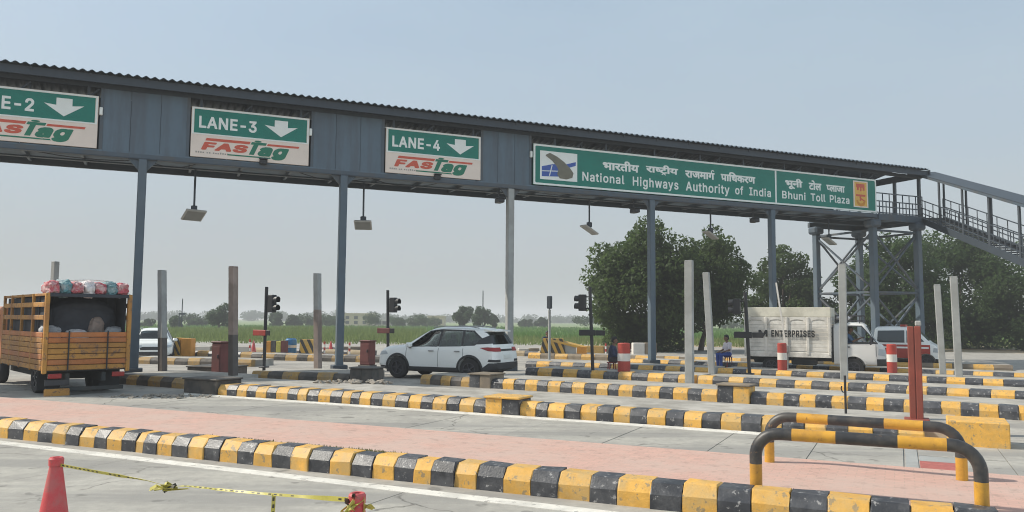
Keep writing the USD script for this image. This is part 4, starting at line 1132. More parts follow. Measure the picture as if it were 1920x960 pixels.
# cab
cw = .80
CT = hN(604, pf)
cl = Lc
ztc = tab(.08, CT - .08, .2, CT - .02, .6, CT, 1.0, CT - .02, 1.12, CT - .07, cl * .78, 1.42, cl * .83, 1.30, cl * .9, 1.20, cl * .97, 1.06, cl, .80)
def csec(x):
    T_ = float(ztc(x))
    S = min(1.18, T_ - .03)
    W_ = cw * (1 if x < cl * .8 else 1 - .25 * ((x - cl * .8) / (cl * .2)) ** 2)
    X = W_ * .86
    g = T_ - S
    return densify([(0, .42), (W_ * .9, .42), (W_ * .99, .50), (W_, .8), (W_ * .99, S), (X + (W_ - X) * .4, S + g * .6), (X, T_ - g * .12), (X * .8, T_ - .02), (0, T_)], 26)
ax = float((onv(1601, vN) - pb) @ K)
cc = lathe([(0, -.3), (.40, -.3), (.40, .3), (0, .3)], 26, 'y')
cuts = [moved(cc, (ax, s * .78, .34)) for s in (-1, 1)]
win = prism([(.38, 1.20), (.42, CT - .16), (1.0, CT - .17), (1.48, 1.24)], -1.5, 1.5)
cabB = Body(loft(np.r_[.08, np.linspace(.1, cl * .95, 30), cl * .98, cl], csec), cuts)
hollow = MF(inflate(cabB.m, -.045)) ^ MF(bx(.2, cl * .80, -1, 1, .95, 3))
cabm = cabB.solid - cabB.cut - MF(win) - hollow
part(tr, 'cab', TM(cabm), 'truck_white', smooth=35)
part(tr, 'windscreen', cabB.skin(prism([(-.66, 1.32), (.66, 1.32), (.58, CT - .14), (-.58, CT - .14)], 1.05, cl * .83, 'yz'), .006), 'dark_glass', smooth=35)
for s in (-1, 1):
    part(tr, 'door_seam', cabB.skin(prism([(.36, .55), (.375, .55), (.375, 1.2), (.36, 1.2)], min(s * .3, s * 1.2), max(s * .3, s * 1.2)), .003), 'car_trim')
    part(tr, 'door_seam', cabB.skin(prism([(1.46, .75), (1.475, .75), (1.475, 1.2), (1.46, 1.2)], min(s * .3, s * 1.2), max(s * .3, s * 1.2)), .003), 'car_trim')
    part(tr, 'door_handle', cbox(.48, .62, min(s * .79, s * .83), max(s * .79, s * .83), 1.05, 1.09, .01), 'car_trim')
    part(tr, 'window_trim', cabB.skin(prism(Polygon([(.34, 1.16), (.38, CT - .12), (1.02, CT - .13), (1.54, 1.20)]).difference(Polygon([(.38, 1.20), (.42, CT - .16), (1.0, CT - .17), (1.48, 1.24)])), min(s * .3, s * 1.2), max(s * .3, s * 1.2)), .008), 'car_trim')
    part(tr, 'arch_trim', cabB.skin(prism(shapely.Point(ax, .34).buffer(.45).difference(sbox(-9, -9, 9, .42)), min(s * .3, s * 1.2), max(s * .3, s * 1.2)), .012), 'truck_white', smooth=35)
    part(tr, 'mirror', cbox(1.28, 1.34, min(s * .86, s * 1.12), max(s * .86, s * 1.12), 1.16, 1.46, .02), 'black_metal')
    part(tr, 'mirror_arm', rod((1.31, s * .72, 1.36), (1.31, s * .95, 1.36), .015), 'black_metal')
    part(tr, 'head_lamp', cabB.skin(prism([(cl * .86, .80), (cl + .1, .74), (cl + .1, .98), (cl * .88, 1.02)], min(s * .38, s * 1.2), max(s * .38, s * 1.2)), .008), 'head_lamp', smooth=35)
    wheel(tr, ax, s * .70, .335, .2, s, 6)
part(tr, 'front_bumper', cabB.skin(prism([(cl * .84, .4), (cl + .2, .4), (cl + .2, .66), (cl * .84, .66)], -1.2, 1.2), .012), 'car_trim')
part(tr, 'cab_back', cbox(-.01, .075, -.72, .72, .5, CT - .2, .02), 'car_trim')
part(tr, 'seat', cat([cbox(.3, .8, -.6, .6, .62, .95, .04), cbox(.2, .36, -.6, .6, .9, 1.5, .04)]), 'car_trim')
part(tr, 'dashboard', cbox(cl * .68, cl * .8, -.7, .7, .9, 1.22, .03), 'car_trim')
# roof carrier on the cab
ring = []
for z, e_ in ((CT + .04, 0), (CT + .22, 0.0)):
    pts = [(.15, -.55, z), (.95, -.55, z), (1.1, -.4, z), (1.1, .4, z), (.95, .55, z), (.15, .55, z), (.15, -.55, z)]
    ring.append(pipe(pts, .022, 6))
for p in ((.15, -.55), (.55, -.55), (.95, -.55), (1.1, 0), (.95, .55), (.55, .55), (.15, .55)):
    ring.append(rod((p[0], p[1], CT - .06), (p[0], p[1], CT + .22), .018, 6))
part(tr, 'roof_carrier', cat(ring), 'dark_plastic')
part(tr, 'carrier_sheet', moved(trimesh.creation.icosphere(2, .3), (0, 0, 0)).apply_transform(np.diag([.9, 1.5, .35, 1])).apply_translation((.35, 0, CT + .14)), 'cloth_white', smooth=True)
tr_place = (o_, Lb)

# ---- red and white van further back
pv = at(1702, 35.0)
van = thing('van', 'white van with a red lower body behind the cargo truck cab', 'van', (pv[0], pv[1], 0), LANE - 6)
ztv = tab(-1.25, 1.2, -1.21, 1.68, -1.1, 1.78, -.3, 1.80, .2, 1.78, .38, 1.70, .80, 1.30, .95, 1.12, 1.15, 1.0, 1.26, .8, 1.30, .6)
def vsec(x):
    T_ = float(ztv(x)); S = min(1.08, T_ - .03); g = T_ - S
    W_ = .78 * (1 if abs(x) < .95 else 1 - .12 * ((abs(x) - .95) / .35) ** 2)
    X = W_ * .86
    return densify([(0, .3), (W_ * .9, .3), (W_, .42), (W_, S), (X + (W_ - X) * .4, S + g * .6), (X, T_ - g * .12), (X * .8, T_ - .02), (0, T_)], 24)
cc = lathe([(0, -.3), (.36, -.3), (.36, .3), (0, .3)], 26, 'y')
vB = Body(loft(np.r_[-1.25, -1.235, np.linspace(-1.2, 1.2, 30), 1.27, 1.30], vsec), [moved(cc, (x, s * .78, .30)) for x in (-.78, .80) for s in (-1, 1)])
part(van, 'body', vB.body(), 'car_white', smooth=35)
part(van, 'red_band', vB.skin(bx(-3, .95, -2, 2, .45, 1.02), .005), 'red_paint', smooth=35)
part(van, 'white_stripe', vB.skin(bx(-3, .9, -2, 2, .86, .93), .008), 'car_white', smooth=35)
for s in (-1, 1):
    lo, hi_ = min(s * .3, s * 1.2), max(s * .3, s * 1.2)
    for poly in ([(-1.1, 1.1), (-1.06, 1.6), (-.02, 1.63), (-.02, 1.1)], [(.06, 1.1), (.06, 1.62), (.34, 1.58), (.74, 1.16)]):
        part(van, 'side_window', vB.skin(prism(poly, lo, hi_), .006), 'dark_glass', smooth=35)
    for x in (-.78, .80):
        wheel(van, x, s * .68, .30, .18, s)
    part(van, 'head_lamp', vB.skin(prism([(1.05, .72), (1.5, .68), (1.5, .86), (1.08, .9)], lo, hi_), .008), 'head_lamp')
part(van, 'windscreen', vB.skin(prism([(-.6, 1.2), (.6, 1.2), (.55, 1.62), (-.55, 1.62)], .36, .95, 'yz'), .006), 'dark_glass', smooth=35)
part(van, 'rear_window', vB.skin(prism([(-.55, 1.15), (.55, 1.15), (.5, 1.6), (-.5, 1.6)], -1.5, -1.1, 'yz'), .006), 'dark_glass', smooth=35)
part(van, 'bumper', vB.skin(bx(-3, 3, -2, 2, .28, .44), .012), 'car_trim', smooth=35)
part(van, 'roof_bar', cat([bx(-.2, 0, -.45, .45, 1.79, 1.87)]), 'red_paint')

# ---- yellow goods truck at the left, seen from behind
vn, vf = 12.62, 14.62
GTR = -47.0
pfar = onv(239, vf)
u0 = float(pfar @ K)
o_ = pfar - np.array([-sin(radians(GTR)), cos(radians(GTR)), 0]) * (vf - vn) / 2
gt = thing('goods_truck', 'yellow and orange open goods truck at the left edge, seen from behind', 'truck', (o_[0], o_[1], 0), GTR)
hw = (vf - vn) / 2
zt_, zg0, zg1 = float(hz(pfar, 553)), float(hz(pfar, 692)), float(hz(pfar, 622))
Lg = 4.6
part(gt, 'floor', cbox(-Lg, 0, -hw, hw, zg0, zg0 + .1, .01), 'chassis')
nz = 7
zz = np.linspace(zg0 + .02, zg1, nz + 1)
for i in range(nz):
    part(gt, 'tail_plank', cbox(-.03, .02 + (.006 if i % 2 else 0), -hw + .09, hw - .09, zz[i] + .006, zz[i + 1] - .006, .012), 'truck_orange' if i in (1, 5, 6) else 'truck_yellow')
    for s in (-1, 1):
        part(gt, 'side_plank', cbox(-Lg, -.08, s * hw - .025, s * hw + .015, zz[i] + .006, zz[i + 1] - .006, .012), 'truck_orange' if i in (2, 6) else 'truck_yellow')
for s in (-1, 1):
    part(gt, 'corner_post', cbox(-.07, .05, s * (hw - .04) - .05, s * (hw - .04) + .05, zg0 - .05, zt_, .015), 'truck_yellow')
    for x in (-1.2, -2.4, -3.6, -Lg + .05):
        part(gt, 'stake', cbox(x - .04, x + .04, s * hw - .03, s * hw + .04, zg0, zt_, .01), 'truck_yellow')
    part(gt, 'top_rail', cbox(-Lg, .04, s * (hw - .03) - .03, s * (hw - .03) + .03, zt_ - .07, zt_ - .002, .01), 'truck_yellow')
    for z in (zg1 + .3, zg1 + .62):
        part(gt, 'side_slat', cbox(-Lg, -.08, s * hw - .02, s * hw + .012, z, z + .12, .01), 'truck_yellow')
part(gt, 'rear_cross_bar', cbox(-.05, .045, -hw + .055, hw - .055, zt_ - .09, zt_ - .004, .01), 'tarp_dark')
part(gt, 'lock_bar', cat([rod((.05, y, zg0), (.05, y, zg1 + .03), .018, 6) for y in (-.45, .45)]), 'black_metal')
part(gt, 'tail_lamp', cat([cbox(.02, .09, -hw + .12, -hw + .42, zg0 - .17, zg0 - .05, .015)]), 'tail_red')
part(gt, 'tail_lamp', cat([cbox(.02, .09, hw - .42, hw - .12, zg0 - .17, zg0 - .05, .015)]), 'tail_red')
part(gt, 'number_plate', cbox(.03, .06, -hw + .05, -hw + .60, zg0 - .34, zg0 - .2, .008), 'dark_plastic')
part(gt, 'rear_bumper', cbox(-.02, .08, -hw + .06, -hw + .62, zg0 - .62, zg0 - .42, .02), 'truck_yellow')
part(gt, 'under_run_bar', cbox(-.10, -.03, -hw + .1, hw - .1, zg0 - .50, zg0 - .40, .01), 'chassis')
for s in (-1, 1):
    part(gt, 'mud_flap', cbox(-.62, -.59, s * hw * .72 - .25, s * hw * .72 + .25, .12, zg0 - .03, .008), 'black_rubber')
for y in (-.42, .42):
    part(gt, 'chassis_rail', cbox(-Lg - 1.5, -.05, y - .05, y + .05, zg0 - .28, zg0 - .05, .01), 'chassis')
part(gt, 'axle', rod((-1.15, -hw + .1, .42), (-1.15, hw - .1, .42), .08), 'chassis')
for s in (-1, 1):
    wheel(gt, -1.15, s * (hw - .22), .42, .24, s, 6)
    wheel(gt, -1.15, s * (hw - .50), .42, .24, s, 6)
    wheel(gt, -Lg - .9, s * (hw - .2), .42, .24, s, 6)
cabw = hw - .06
part(gt, 'cab', cat([cbox(-Lg - 1.9, -Lg - .1, -cabw, cabw, .62, 2.25, .12)]), 'truck_orange', smooth=30)
for s in (-1, 1):
    part(gt, 'cab_window', cbox(-Lg - 1.6, -Lg - .8, s * cabw - .012, s * cabw + .012, 1.45, 2.0, .01), 'dark_glass')
part(gt, 'windscreen', cbox(-Lg - 1.915, -Lg - 1.89, -cabw + .15, cabw - .15, 1.4, 2.05, .01), 'dark_glass')
part(gt, 'canopy_back', cbox(-.92, -.88, -hw + .05, hw - .05, zg0 + .1, zt_ - .06, .01), 'tarp_dark')
for k in range(9):
    y = -hw + .15 + (2 * hw - .3) * k / 8
    part(gt, 'canopy_bar', rod((-.86, y, zg1), (-.80, y, zt_ - .06), .018, 6), 'chassis')
part(gt, 'canopy_roof', cbox(-Lg + .02, -.06, -hw + .06, hw - .06, zt_ - .06, zt_ - .012, .01), 'tarp_dark')
# load: rolled bundles on top, sacks inside
def blob(c, s, seed, amp=.16):
    m = trimesh.creation.icosphere(4, 1.0)
    v = np.array(m.vertices)
    d = 1 + amp * (meshkit.fbm(v * 2.2 + seed * 7.3, 3, seed) - .5) * 2 - .22 * np.abs(meshkit.fbm(v * [3.0, 3.0, 5.0] + seed * 3.1, 4, seed + 5) - .5)
    v = np.sign(v) * np.abs(v) ** .72
    m.vertices = v * d[:, None] * np.array(s) + np.array(c)
    return m
ca2, sa2 = cos(radians(GTR)), sin(radians(GTR))
def gtw(p):
    return (o_[0] + p[0] * ca2 - p[1] * sa2, o_[1] + p[0] * sa2 + p[1] * ca2, p[2])
cols = ['cloth_red', 'cloth_teal', 'cloth_red', 'cloth_white', 'cloth_red', 'cloth_teal', 'cloth_red']
desc = ['red', 'teal', 'red', 'white', 'red', 'teal', 'red']
for i, y in enumerate(np.linspace(-hw + .18, hw - .2, 7)):
    b = solo('cloth_bundle', f'{desc[i]} and white cloth bundle on the yellow truck roof, number {i + 1} from the left of seven' if False else
             f'{desc[i]} cloth bundle on the yellow truck roof, ' + ('leftmost', 'second from left', 'third from left', 'the middle one', 'third from right', 'second from right', 'rightmost')[i] + ' of the row', 'bundle',
             moved(blob((0, 0, .16), (.34, .165, .18 + .04 * (i % 2)), i, .3), gtw((-.32, y, zt_ - .03)), radians(GTR)), cols[i], smooth=True, group='bundles on the truck roof')
solo('cloth_bundle', 'long pale cloth roll behind the row of bundles on the truck roof', 'bundle', moved(blob((0, 0, .16), (.3, hw * .9, .2), 21, .1), gtw((-.95, 0, zt_ - .03)), radians(GTR)), 'cloth_white', smooth=True)
for i, (y, z, s, m_, lb) in enumerate(((-.75, zg1 - .05, (.26, .24, .22), 'sack_grey', 'grey sack at the left in the truck opening'), (-.15, zg1 - .12, (.24, .3, .2), 'cloth_white', 'pale crumpled sack in the middle of the truck opening'),
                                       (.3, zg1 + .1, (.22, .2, .3), 'brown_post', 'brown box shaped bundle right of middle in the truck opening'), (.75, zg1 - .06, (.22, .26, .2), 'sack_grey', 'grey sack at the right in the truck opening'))):
    solo('sack', lb, 'sack', moved(blob((0, 0, 0), s, 40 + i), gtw((-.55, y, z)), radians(GTR)), m_, smooth=True)
    solo('sack', lb.replace('sack', 'lower sack').replace('brown box shaped bundle', 'dark bundle below') + ', hidden by the tailboard', 'sack', moved(blob((0, 0, 0), (.3, .3, .3), 60 + i, .1), gtw((-.6, y, zg0 + .4)), radians(LANE)), 'sack_grey', smooth=True) if False else None
for s in (-1, 1):
    part(gt, 'side_tarp', cbox(-Lg + .05, -.12, s * (hw - .10) - .012, s * (hw - .10) + .012, zg1 - .1, zt_ - .08, .005), 'tarp_dark')
rope = np.array([(-.05, -hw + .02, zt_), (-.18, -hw * .5, zt_ + .33), (-.15, 0, zt_ + .36), (-.2, hw * .5, zt_ + .34), (-.05, hw - .02, zt_)])
part(gt, 'rope', pipe(rope, .012, 5), 'band_white')
part(gt, 'tarp_load', blob((-.66, 0, zg1 + .30), (.22, hw - .16, .52), 33, .12), 'tarp_dark', smooth=True)
part(gt, 'load_platform', cbox(-1.2, -.1, -hw + .12, hw - .12, zg0 + .1, zg1 - .24, .02), 'tarp_dark')

# ------------------------------------------------------------------ street furniture on the islands
def square_post(px, vb, top, w, m_, label, lean=0.0, low=None, zb=0.25, px_top=None):
    p = onv(px, vb, zb)
    h = float(hz(p, top)) - zb
    t = thing('lane_post', label, 'post', (p[0], p[1], zb), LANE)
    dx = 0.0
    if px_top is not None:
        q = onv(px_top, vb, zb + h)
        dx = float((q - p) @ K)
    def seg(z0, z1, ww):
        v = []
        for z in (z0, z1):
            s = dx * z / h
            for sx, sy in ((-1, -1), (1, -1), (1, 1), (-1, 1)):
                b = .015
                v += [(s + sx * (ww - b), sy * ww, z), (s + sx * ww, sy * (ww - b), z)]
        return trimesh.convex.convex_hull(np.array(v))
    if low:
        part(t, 'lower_shaft', seg(-.25, h * low[0], w / 2), low[1])
        part(t, 'shaft', seg(h * low[0], h, w / 2 - .001), m_)
    else:
        part(t, 'shaft', seg(-.25, h, w / 2), m_)
    part(t, 'top_cap', moved(cbox(-w / 2 + .004, w / 2 - .004, -w / 2 + .004, w / 2 - .004, h + .001, h + .03, .01), (dx, 0, 0)), m_)
    return t
square_post(305, 18.3, 508, .21, 'grey_post', 'grey post with a brown lower half just right of the leftmost gantry column', low=(.38, 'dark_post'), zb=0.0, px_top=304)
square_post(437, 17.9, 501, .21, 'brown_post', 'tall brownish grey post right of the maroon machine box at the left', low=(.42, 'dark_post'), zb=0.0, px_top=437.5)
square_post(596, 22.0, 514, .21, 'grey_post', 'grey post with dark lower part left of the second gantry column', low=(.62, 'brown_post'), px_top=595)
square_post(93, 18.0, 492, .19, 'grey_post', 'grey post standing behind the loaded yellow truck', zb=0.0)
square_post(1293, 22.2, 490, .215, 'grey_post', 'taller of two pale grey posts in front of the big round tree', px_top=1292)
square_post(1335, 26.5, 512, .20, 'grey_post', 'leaning slimmer one of two pale grey posts in front of the big tree', px_top=1324)
square_post(1583, 25.9, 497, .215, 'grey_post', 'pale grey post in front of the truck cab door', px_top=1579)
square_post(1768, 30.6, 535, .20, 'grey_post', 'shorter left one of two pale posts at the right edge', px_top=1757)
square_post(1798, 29.3, 520, .215, 'grey_post', 'taller right one of two pale posts at the right edge', px_top=1788)
# rust red post: two channels back to back
p = onv(1719, 16.0, .25)
h = float(hz(p, 612)) - .25
t = thing('channel_post', 'thick rust red steel post on the second kerb island', 'post', (p[0], p[1], .25), LANE)
w = .108
part(t, 'channel', cbox(-w, -.004, -w, w, -.3, h, .012), 'rust_red')
part(t, 'channel', cbox(.004, w, -w, w, -.3, h + .004, .012), 'rust_red')
part(t, 'web', bx(-.0045, .0045, -w * .9, w * .7, -.3, h - .01), 'maroon_paint')
part(t, 'head_block', cbox(.02, w + .01, -.09, .09, h + .006, h + .10, .015), 'grey_post')
part(t, 'base_plate', cbox(-.2, .2, -.2, .2, -.02, .02, .01), 'rust_red')
# thin black rod with a hook
p = onv(1586, 16.3, .25)
h = float(hz(p, 704)) - .25
t = thing('thin_rod', 'thin black rod with a small hook left of the rust red post', 'rod', (p[0], p[1], .25), LANE)
part(t, 'shaft', rod((0, 0, -.1), (0, 0, h), .022, 8), 'black_metal')
part(t, 'hook', pipe([(0, 0, h * .55), (-.05, 0, h * .57), (-.07, 0, h * .65), (-.06, 0, h * .72)], .013, 6), 'black_metal')
p = onv(1472, 30.4, .25)
t = thing('boom_arm', 'raised pale barrier boom leaning left in front of the truck box', 'barrier arm', (p[0], p[1], .25), LANE)
part(t, 'arm', beam((0.05, 0, .75), (-.05 - .2, 0, float(hz(p, 530)) - .25), .05, .09), 'band_white')
part(t, 'pivot', cbox(-.06, .16, -.1, .1, .62, .86, .02), 'grey_metal')
part(t, 'stem', cbox(-.02, .12, -.06, .06, -.02, .63, .01), 'grey_metal')

# traffic signals
def signal(px, vb, top, head_y, side, plate_y, label, plate_m, s=1.0, dark=True, px_top=None):
    p = onv(px, vb, .25)
    z = lambda py: float(hz(p, py)) - .25
    h = z(top)
    t = thing('lane_signal', label, 'traffic light', (p[0], p[1], .25), LANE)
    dx = float((onv(px_top, vb, .25 + h) - p) @ K) if px_top else 0.0
    part(t, 'pole', rod((0, 0, -.25), (dx, 0, h), .058, 12), 'black_metal')
    part(t, 'pole_base', cbox(-.13, .13, -.13, .13, -.02, .03, .01), 'black_metal')
    z0, z1 = z(head_y[1]), z(head_y[0])
    xo = side * .27 + dx
    part(t, 'signal_box', cbox(xo - .115, xo + .115, -.12, .12, z0, z1, .02), 'black_metal')
    for k in range(2):
        zc = z0 + (z1 - z0) * (.27 + .46 * k)
        a = np.linspace(-.25 * pi, 1.25 * pi, 13)
        v = np.array([(xo + side * q, -.105 * cos(an), zc + .105 * sin(an)) for q in (.11, .27) for an in a] + [(xo + side * q, -.115 * cos(an), zc + .115 * sin(an)) for q in (.11, .27) for an in a])
        n = len(a)
        f = []
        for i in range(n - 1):
            f += [[i, i + 1, n + i], [i + 1, n + i + 1, n + i], [2 * n + i, 3 * n + i, 2 * n + i + 1], [2 * n + i + 1, 3 * n + i, 3 * n + i + 1], [n + i, n + i + 1, 3 * n + i], [n + i + 1, 3 * n + i + 1, 3 * n + i], [i, 2 * n + i, i + 1], [i + 1, 2 * n + i, 2 * n + i + 1]]
        part(t, 'visor', trimesh.Trimesh(v, np.array(f), process=False), 'black_metal')
        ln = lathe([(0, -.02), (.1, -.02), (.1, .02), (0, .03)], 16, 'x')
        ln.apply_translation((xo + side * .118, 0, zc))
        part(t, 'lens', ln, 'dark_glass', smooth=40)
    part(t, 'head_bracket', cat([rod((dx, 0, z1 - .08), (xo, 0, z1 - .08), .025, 6), rod((dx, 0, z0 + .08), (xo, 0, z0 + .08), .025, 6)]), 'black_metal')
    zp = z(plate_y)
    part(t, 'boom_plate', cbox(-.48, .10, -.10, -.062, zp - .10, zp + .10, .015), plate_m)
    part(t, 'boom_plate', cbox(.105, .46 if plate_m == 'black_metal' else .30, -.098, -.064, zp - .09, zp + .09, .015), 'black_metal')
    return t
signal(495, 21.6, 538, (553, 586), 1, 624, 'traffic light with dark hooded head and a red plate, leftmost of the row', 'red_paint', px_top=500)
signal(728, 25.4, 544, (558, 586), 1, 620, 'traffic light with hooded head just behind the bonnet of the white SUV', 'maroon_paint', px_top=727)
signal(1112, 25.9, 538, (552, 583), -1, 624, 'traffic light with its head turned left, in front of the big tree edge', 'black_metal', px_top=1106)
signal(1406, 27.0, 548, (560, 590), -1, 628, 'traffic light at the rear corner of the white truck box', 'black_metal', px_top=1397)
p = onv(1030, 34.5, .1)
t = thing('backward_signal', 'slim grey signal post far back behind the striped concrete barrier', 'traffic light', (p[0], p[1], .1), LANE)
h = float(hz(p, 585))
part(t, 'pole', rod((0, 0, -.1), (0, 0, h), .07, 8), 'grey_post')
part(t, 'signal_box', cbox(-.11, .11, -.09, .09, h + .05, float(hz(p, 559)), .03), 'slate_dark')
part(t, 'neck', rod((0, 0, h), (0, 0, h + .06), .04, 8), 'grey_post')

# machine boxes and red bollards
def machine(px, vb, top, w, m_, label, zb=.25):
    p = onv(px, vb, zb)
    h = float(hz(p, top)) - zb
    t = thing('barrier_machine', label, 'barrier box', (p[0], p[1], zb), LANE)
    part(t, 'cabinet', cbox(-w / 2, w / 2, -.19, .19, -.02, h - .05, .025), m_)
    part(t, 'cap', cbox(-w / 2 - .025, w / 2 + .025, -.215, .215, h - .048, h, .02), m_)
    part(t, 'door', cbox(-w / 2 + .05, w / 2 - .05, -.20, -.192, .1, h - .15, .004), m_)
    part(t, 'handle', cbox(w / 2 - .13, w / 2 - .09, -.225, -.201, h * .5, h * .5 + .12, .008), 'black_metal')
    part(t, 'plinth', cbox(-w / 2 - .04, w / 2 + .04, -.23, .23, -.3, -.021, .01), 'dark_post')
machine(412, 19.6, 640, .42, 'maroon_paint', 'dark maroon barrier machine box left of the tall brown post', .1)
machine(689, 25.0, 638, .46, 'maroon_paint', 'dark maroon barrier machine box in front of the SUV nose')
def bollard(px, vb, top, r, label, zb=.25):
    p = onv(px, vb, zb)
    h = float(hz(p, top)) - zb
    t = thing('red_bollard', label, 'bollard', (p[0], p[1], zb), LANE)
    part(t, 'lower_tube', lathe([(0, -.3), (r, -.3), (r, h * .38), (0, h * .38)], 20), 'red_paint', smooth=40)
    part(t, 'white_band', lathe([(0, h * .38), (r + .003, h * .38), (r + .003, h * .64), (0, h * .64)], 20), 'band_white', smooth=40)
    part(t, 'upper_tube', lathe([(0, h * .64), (r, h * .64), (r, h - .03), (r - .03, h), (0, h)], 20), 'red_paint', smooth=40)
machine_r = [(1170, 25.8, 643, .21, 'widest red and white bollard, beside the man in dark clothes'), (1467, 29.8, 643, .16, 'red and white bollard in front of the truck box'), (1673, 30.3, 645, .16, 'red and white bollard in front of the van')]
for px, vb, top, r, lab in machine_r:
    bollard(px, vb, top, r, lab)

# striped concrete barriers at the back
def stripes(w, h, n, lean, y, t, m1, m2):
    for i in range(-4, n + 4):
        a = w * i / n
        pg = Polygon([(a, 0), (a + w / n * .5, 0), (a + w / n * .5 + lean, h), (a + lean, h)]).intersection(sbox(0.0, 0.0, w, h))
        if pg.area > .003:
            part(t, 'painted_stripe', prism(pg, y - .008, y - .001), m1)
pa, pb_ = gnd(1010, 672), gnd(1098, 676)
sc = 36.6
t = thing('striped_barrier', 'yellow and black striped concrete barrier with a sloping yellow top', 'barrier', (pa[0], pa[1], 0), -4)
part(t, 'front_block', prism([(0, 0), (1.42, 0), (1.25, 1.02), (.22, 1.02)], 0, .5), 'barrier_yellow')
st = Polygon([(0, 0), (1.42, 0), (1.25, 1.02), (.22, 1.02)])
for i in range(-3, 6):
    a = .34 * i
    pg = Polygon([(a + .45, 0), (a + .62, 0), (a + .17, 1.02), (a, 1.02)]).intersection(st)
    if pg.area > .004:
        part(t, 'painted_stripe', prism(pg, -.01, -.001), 'barrier_black')
top = np.array([(.45, -.04, 1.02), (.85, .45, 1.02), (2.2, -.04, .62), (2.5, .45, .62), (.45, -.04, .92), (.85, .45, .92), (2.2, -.04, .50), (2.5, .45, .50)])
part(t, 'sloping_top', trimesh.convex.convex_hull(top), 'barrier_yellow')
part(t, 'side_slab', prism([(1.26, 0), (1.9, 0), (1.9, .70), (1.26, .86)], .03, .42), 'grey_post')
part(t, 'end_block', cbox(1.95, 2.45, -.05, .5, 0, .62, .02), 'barrier_orange')
part(t, 'foot', cbox(-.1, 1.5, -.12, .62, -.05, .05, .02), 'barrier_yellow')
def slant_barrier(px, py, w, h, label, orange=False):
    p = gnd(px, py)
    t = thing('striped_barrier', label, 'barrier', (p[0], p[1], 0), -3)
    bl = Polygon([(0, 0), (w, 0), (w - .06, h), (.06, h)])
    part(t, 'front_block', prism(bl, 0, .5), 'barrier_yellow')
    for i in range(-3, 5):
        a = w * .5 * i
        pg = Polygon([(a + .5 * h, 0), (a + .5 * h + w * .22, 0), (a + w * .22, h), (a, h)]).intersection(bl)
        if pg.area > .004:
            part(t, 'painted_stripe', prism(pg, -.01, -.001), 'barrier_black')
    part(t, 'foot', cbox(-.1, w + .1, -.1, .6, -.05, .06, .02), 'barrier_yellow')
    if orange:
        part(t, 'orange_block', cbox(w + .02, w + .55, -.03, .5, 0, h - .02, .02), 'barrier_orange')
slant_barrier(318, 668, .55, .92, 'black striped barrier with an orange block, right of the white car', True)
slant_barrier(560, 668, .78, .88, 'black and yellow slanted barrier right of the blue drum')
p = gnd(498, 668)
t = thing('striped_barrier', 'low barrier of upright yellow and dark bands left of the blue drum', 'barrier', (p[0], p[1], 0), -3)
for i, m_ in enumerate(('barrier_orange', 'kerb_dark', 'tape_yellow', 'maroon_paint')):
    part(t, 'band_block', cbox(i * .26, i * .26 + .25, 0, .4, 0, .78 + .02 * (i % 2), .015), m_)
p = gnd(545, 667)
t = thing('blue_drum', 'blue plastic drum standing between two striped barriers', 'drum', (p[0], p[1], 0))
part(t, 'drum_body', lathe([(0, 0), (.26, 0), (.29, .05), (.29, .28), (.305, .30), (.29, .32), (.29, .58), (.305, .60), (.29, .62), (.285, .84), (.25, .88), (0, .88)], 24), 'drum_blue', smooth=35)
part(t, 'drum_lid', lathe([(0, .88), (.22, .88), (.22, .92), (0, .92)], 20), 'drum_blue', smooth=35)
part(t, 'white_patch', lathe([(.2915, .42), (.2925, .42), (.2925, .56), (.2915, .56)], 24), 'band_white')
# low pale blocks, rails and clutter at the back edge
def wallrow(px0, px1, py, h, m_, label, d=.35):
    a, b = gnd(px0, py), gnd(px1, py)
    L = np.linalg.norm(b - a)
    t = thing('low_wall', label, 'low wall', (a[0], a[1], 0), degrees(atan2(b[1] - a[1], b[0] - a[0])))
    n = max(2, int(L / .9))
    for i in range(n):
        part(t, 'block', cbox(L * i / n + .01, L * (i + 1) / n - .01, 0, d, -.03, h + RNG.normal(0, .015), .03), m_ if i % 2 == 0 else 'kerb_faded')
wallrow(356, 470, 664, .42, 'wall_pale', 'pale low block wall right of the orange barrier block')
wallrow(598, 680, 664, .40, 'wall_pale', 'pale low block wall behind the second gantry column')
wallrow(1100, 1165, 668, .55, 'kerb_yellow', 'low yellow and brown block row left of the man in dark clothes')
wallrow(972, 1012, 666, .36, 'wall_pale', 'pale low blocks left of the striped concrete barrier')
wallrow(1187, 1232, 668, .75, 'band_white', 'white topped low blocks right of the widest bollard')
for px, py, lab in ((620, 664, 'small orange cone far back right of the brown post'), (475, 663, 'small orange cone far back right of the pale block wall')):
    p = gnd(px, py)
    t = thing('far_cone', lab, 'cone', (p[0], p[1], 0))
    part(t, 'cone_body', lathe([(0, .02), (.16, .02), (.03, .72), (0, .72)], 14), 'cone_red', smooth=40)
    part(t, 'cone_foot', cbox(-.19, .19, -.19, .19, 0, .03, .01), 'cone_red')

def marker(px, py, ytop, label):
    p = gnd(px, py)
    h = float(hz(p, ytop))
    t = thing('marker_post', label, 'post', (p[0], p[1], 0))
    for i in range(5):
        part(t, 'painted_band', rod((0, 0, h * i / 5), (0, 0, h * (i + 1) / 5), .05, 8), 'red_paint' if i % 2 == 0 else 'band_white')
    part(t, 'foot', lathe([(0, 0), (.16, 0), (.13, .06), (0, .06)], 12), 'black_rubber')
marker(468, 664, 636, 'thin red and white marker post right of the tall brown post')
marker(608, 668, 640, 'thin red and white marker post left of the far orange cone')
marker(655, 670, 642, 'thin red and white marker post right of the second gantry column')
marker(1136, 670, 644, 'thin red and white marker post left of the man in dark clothes')
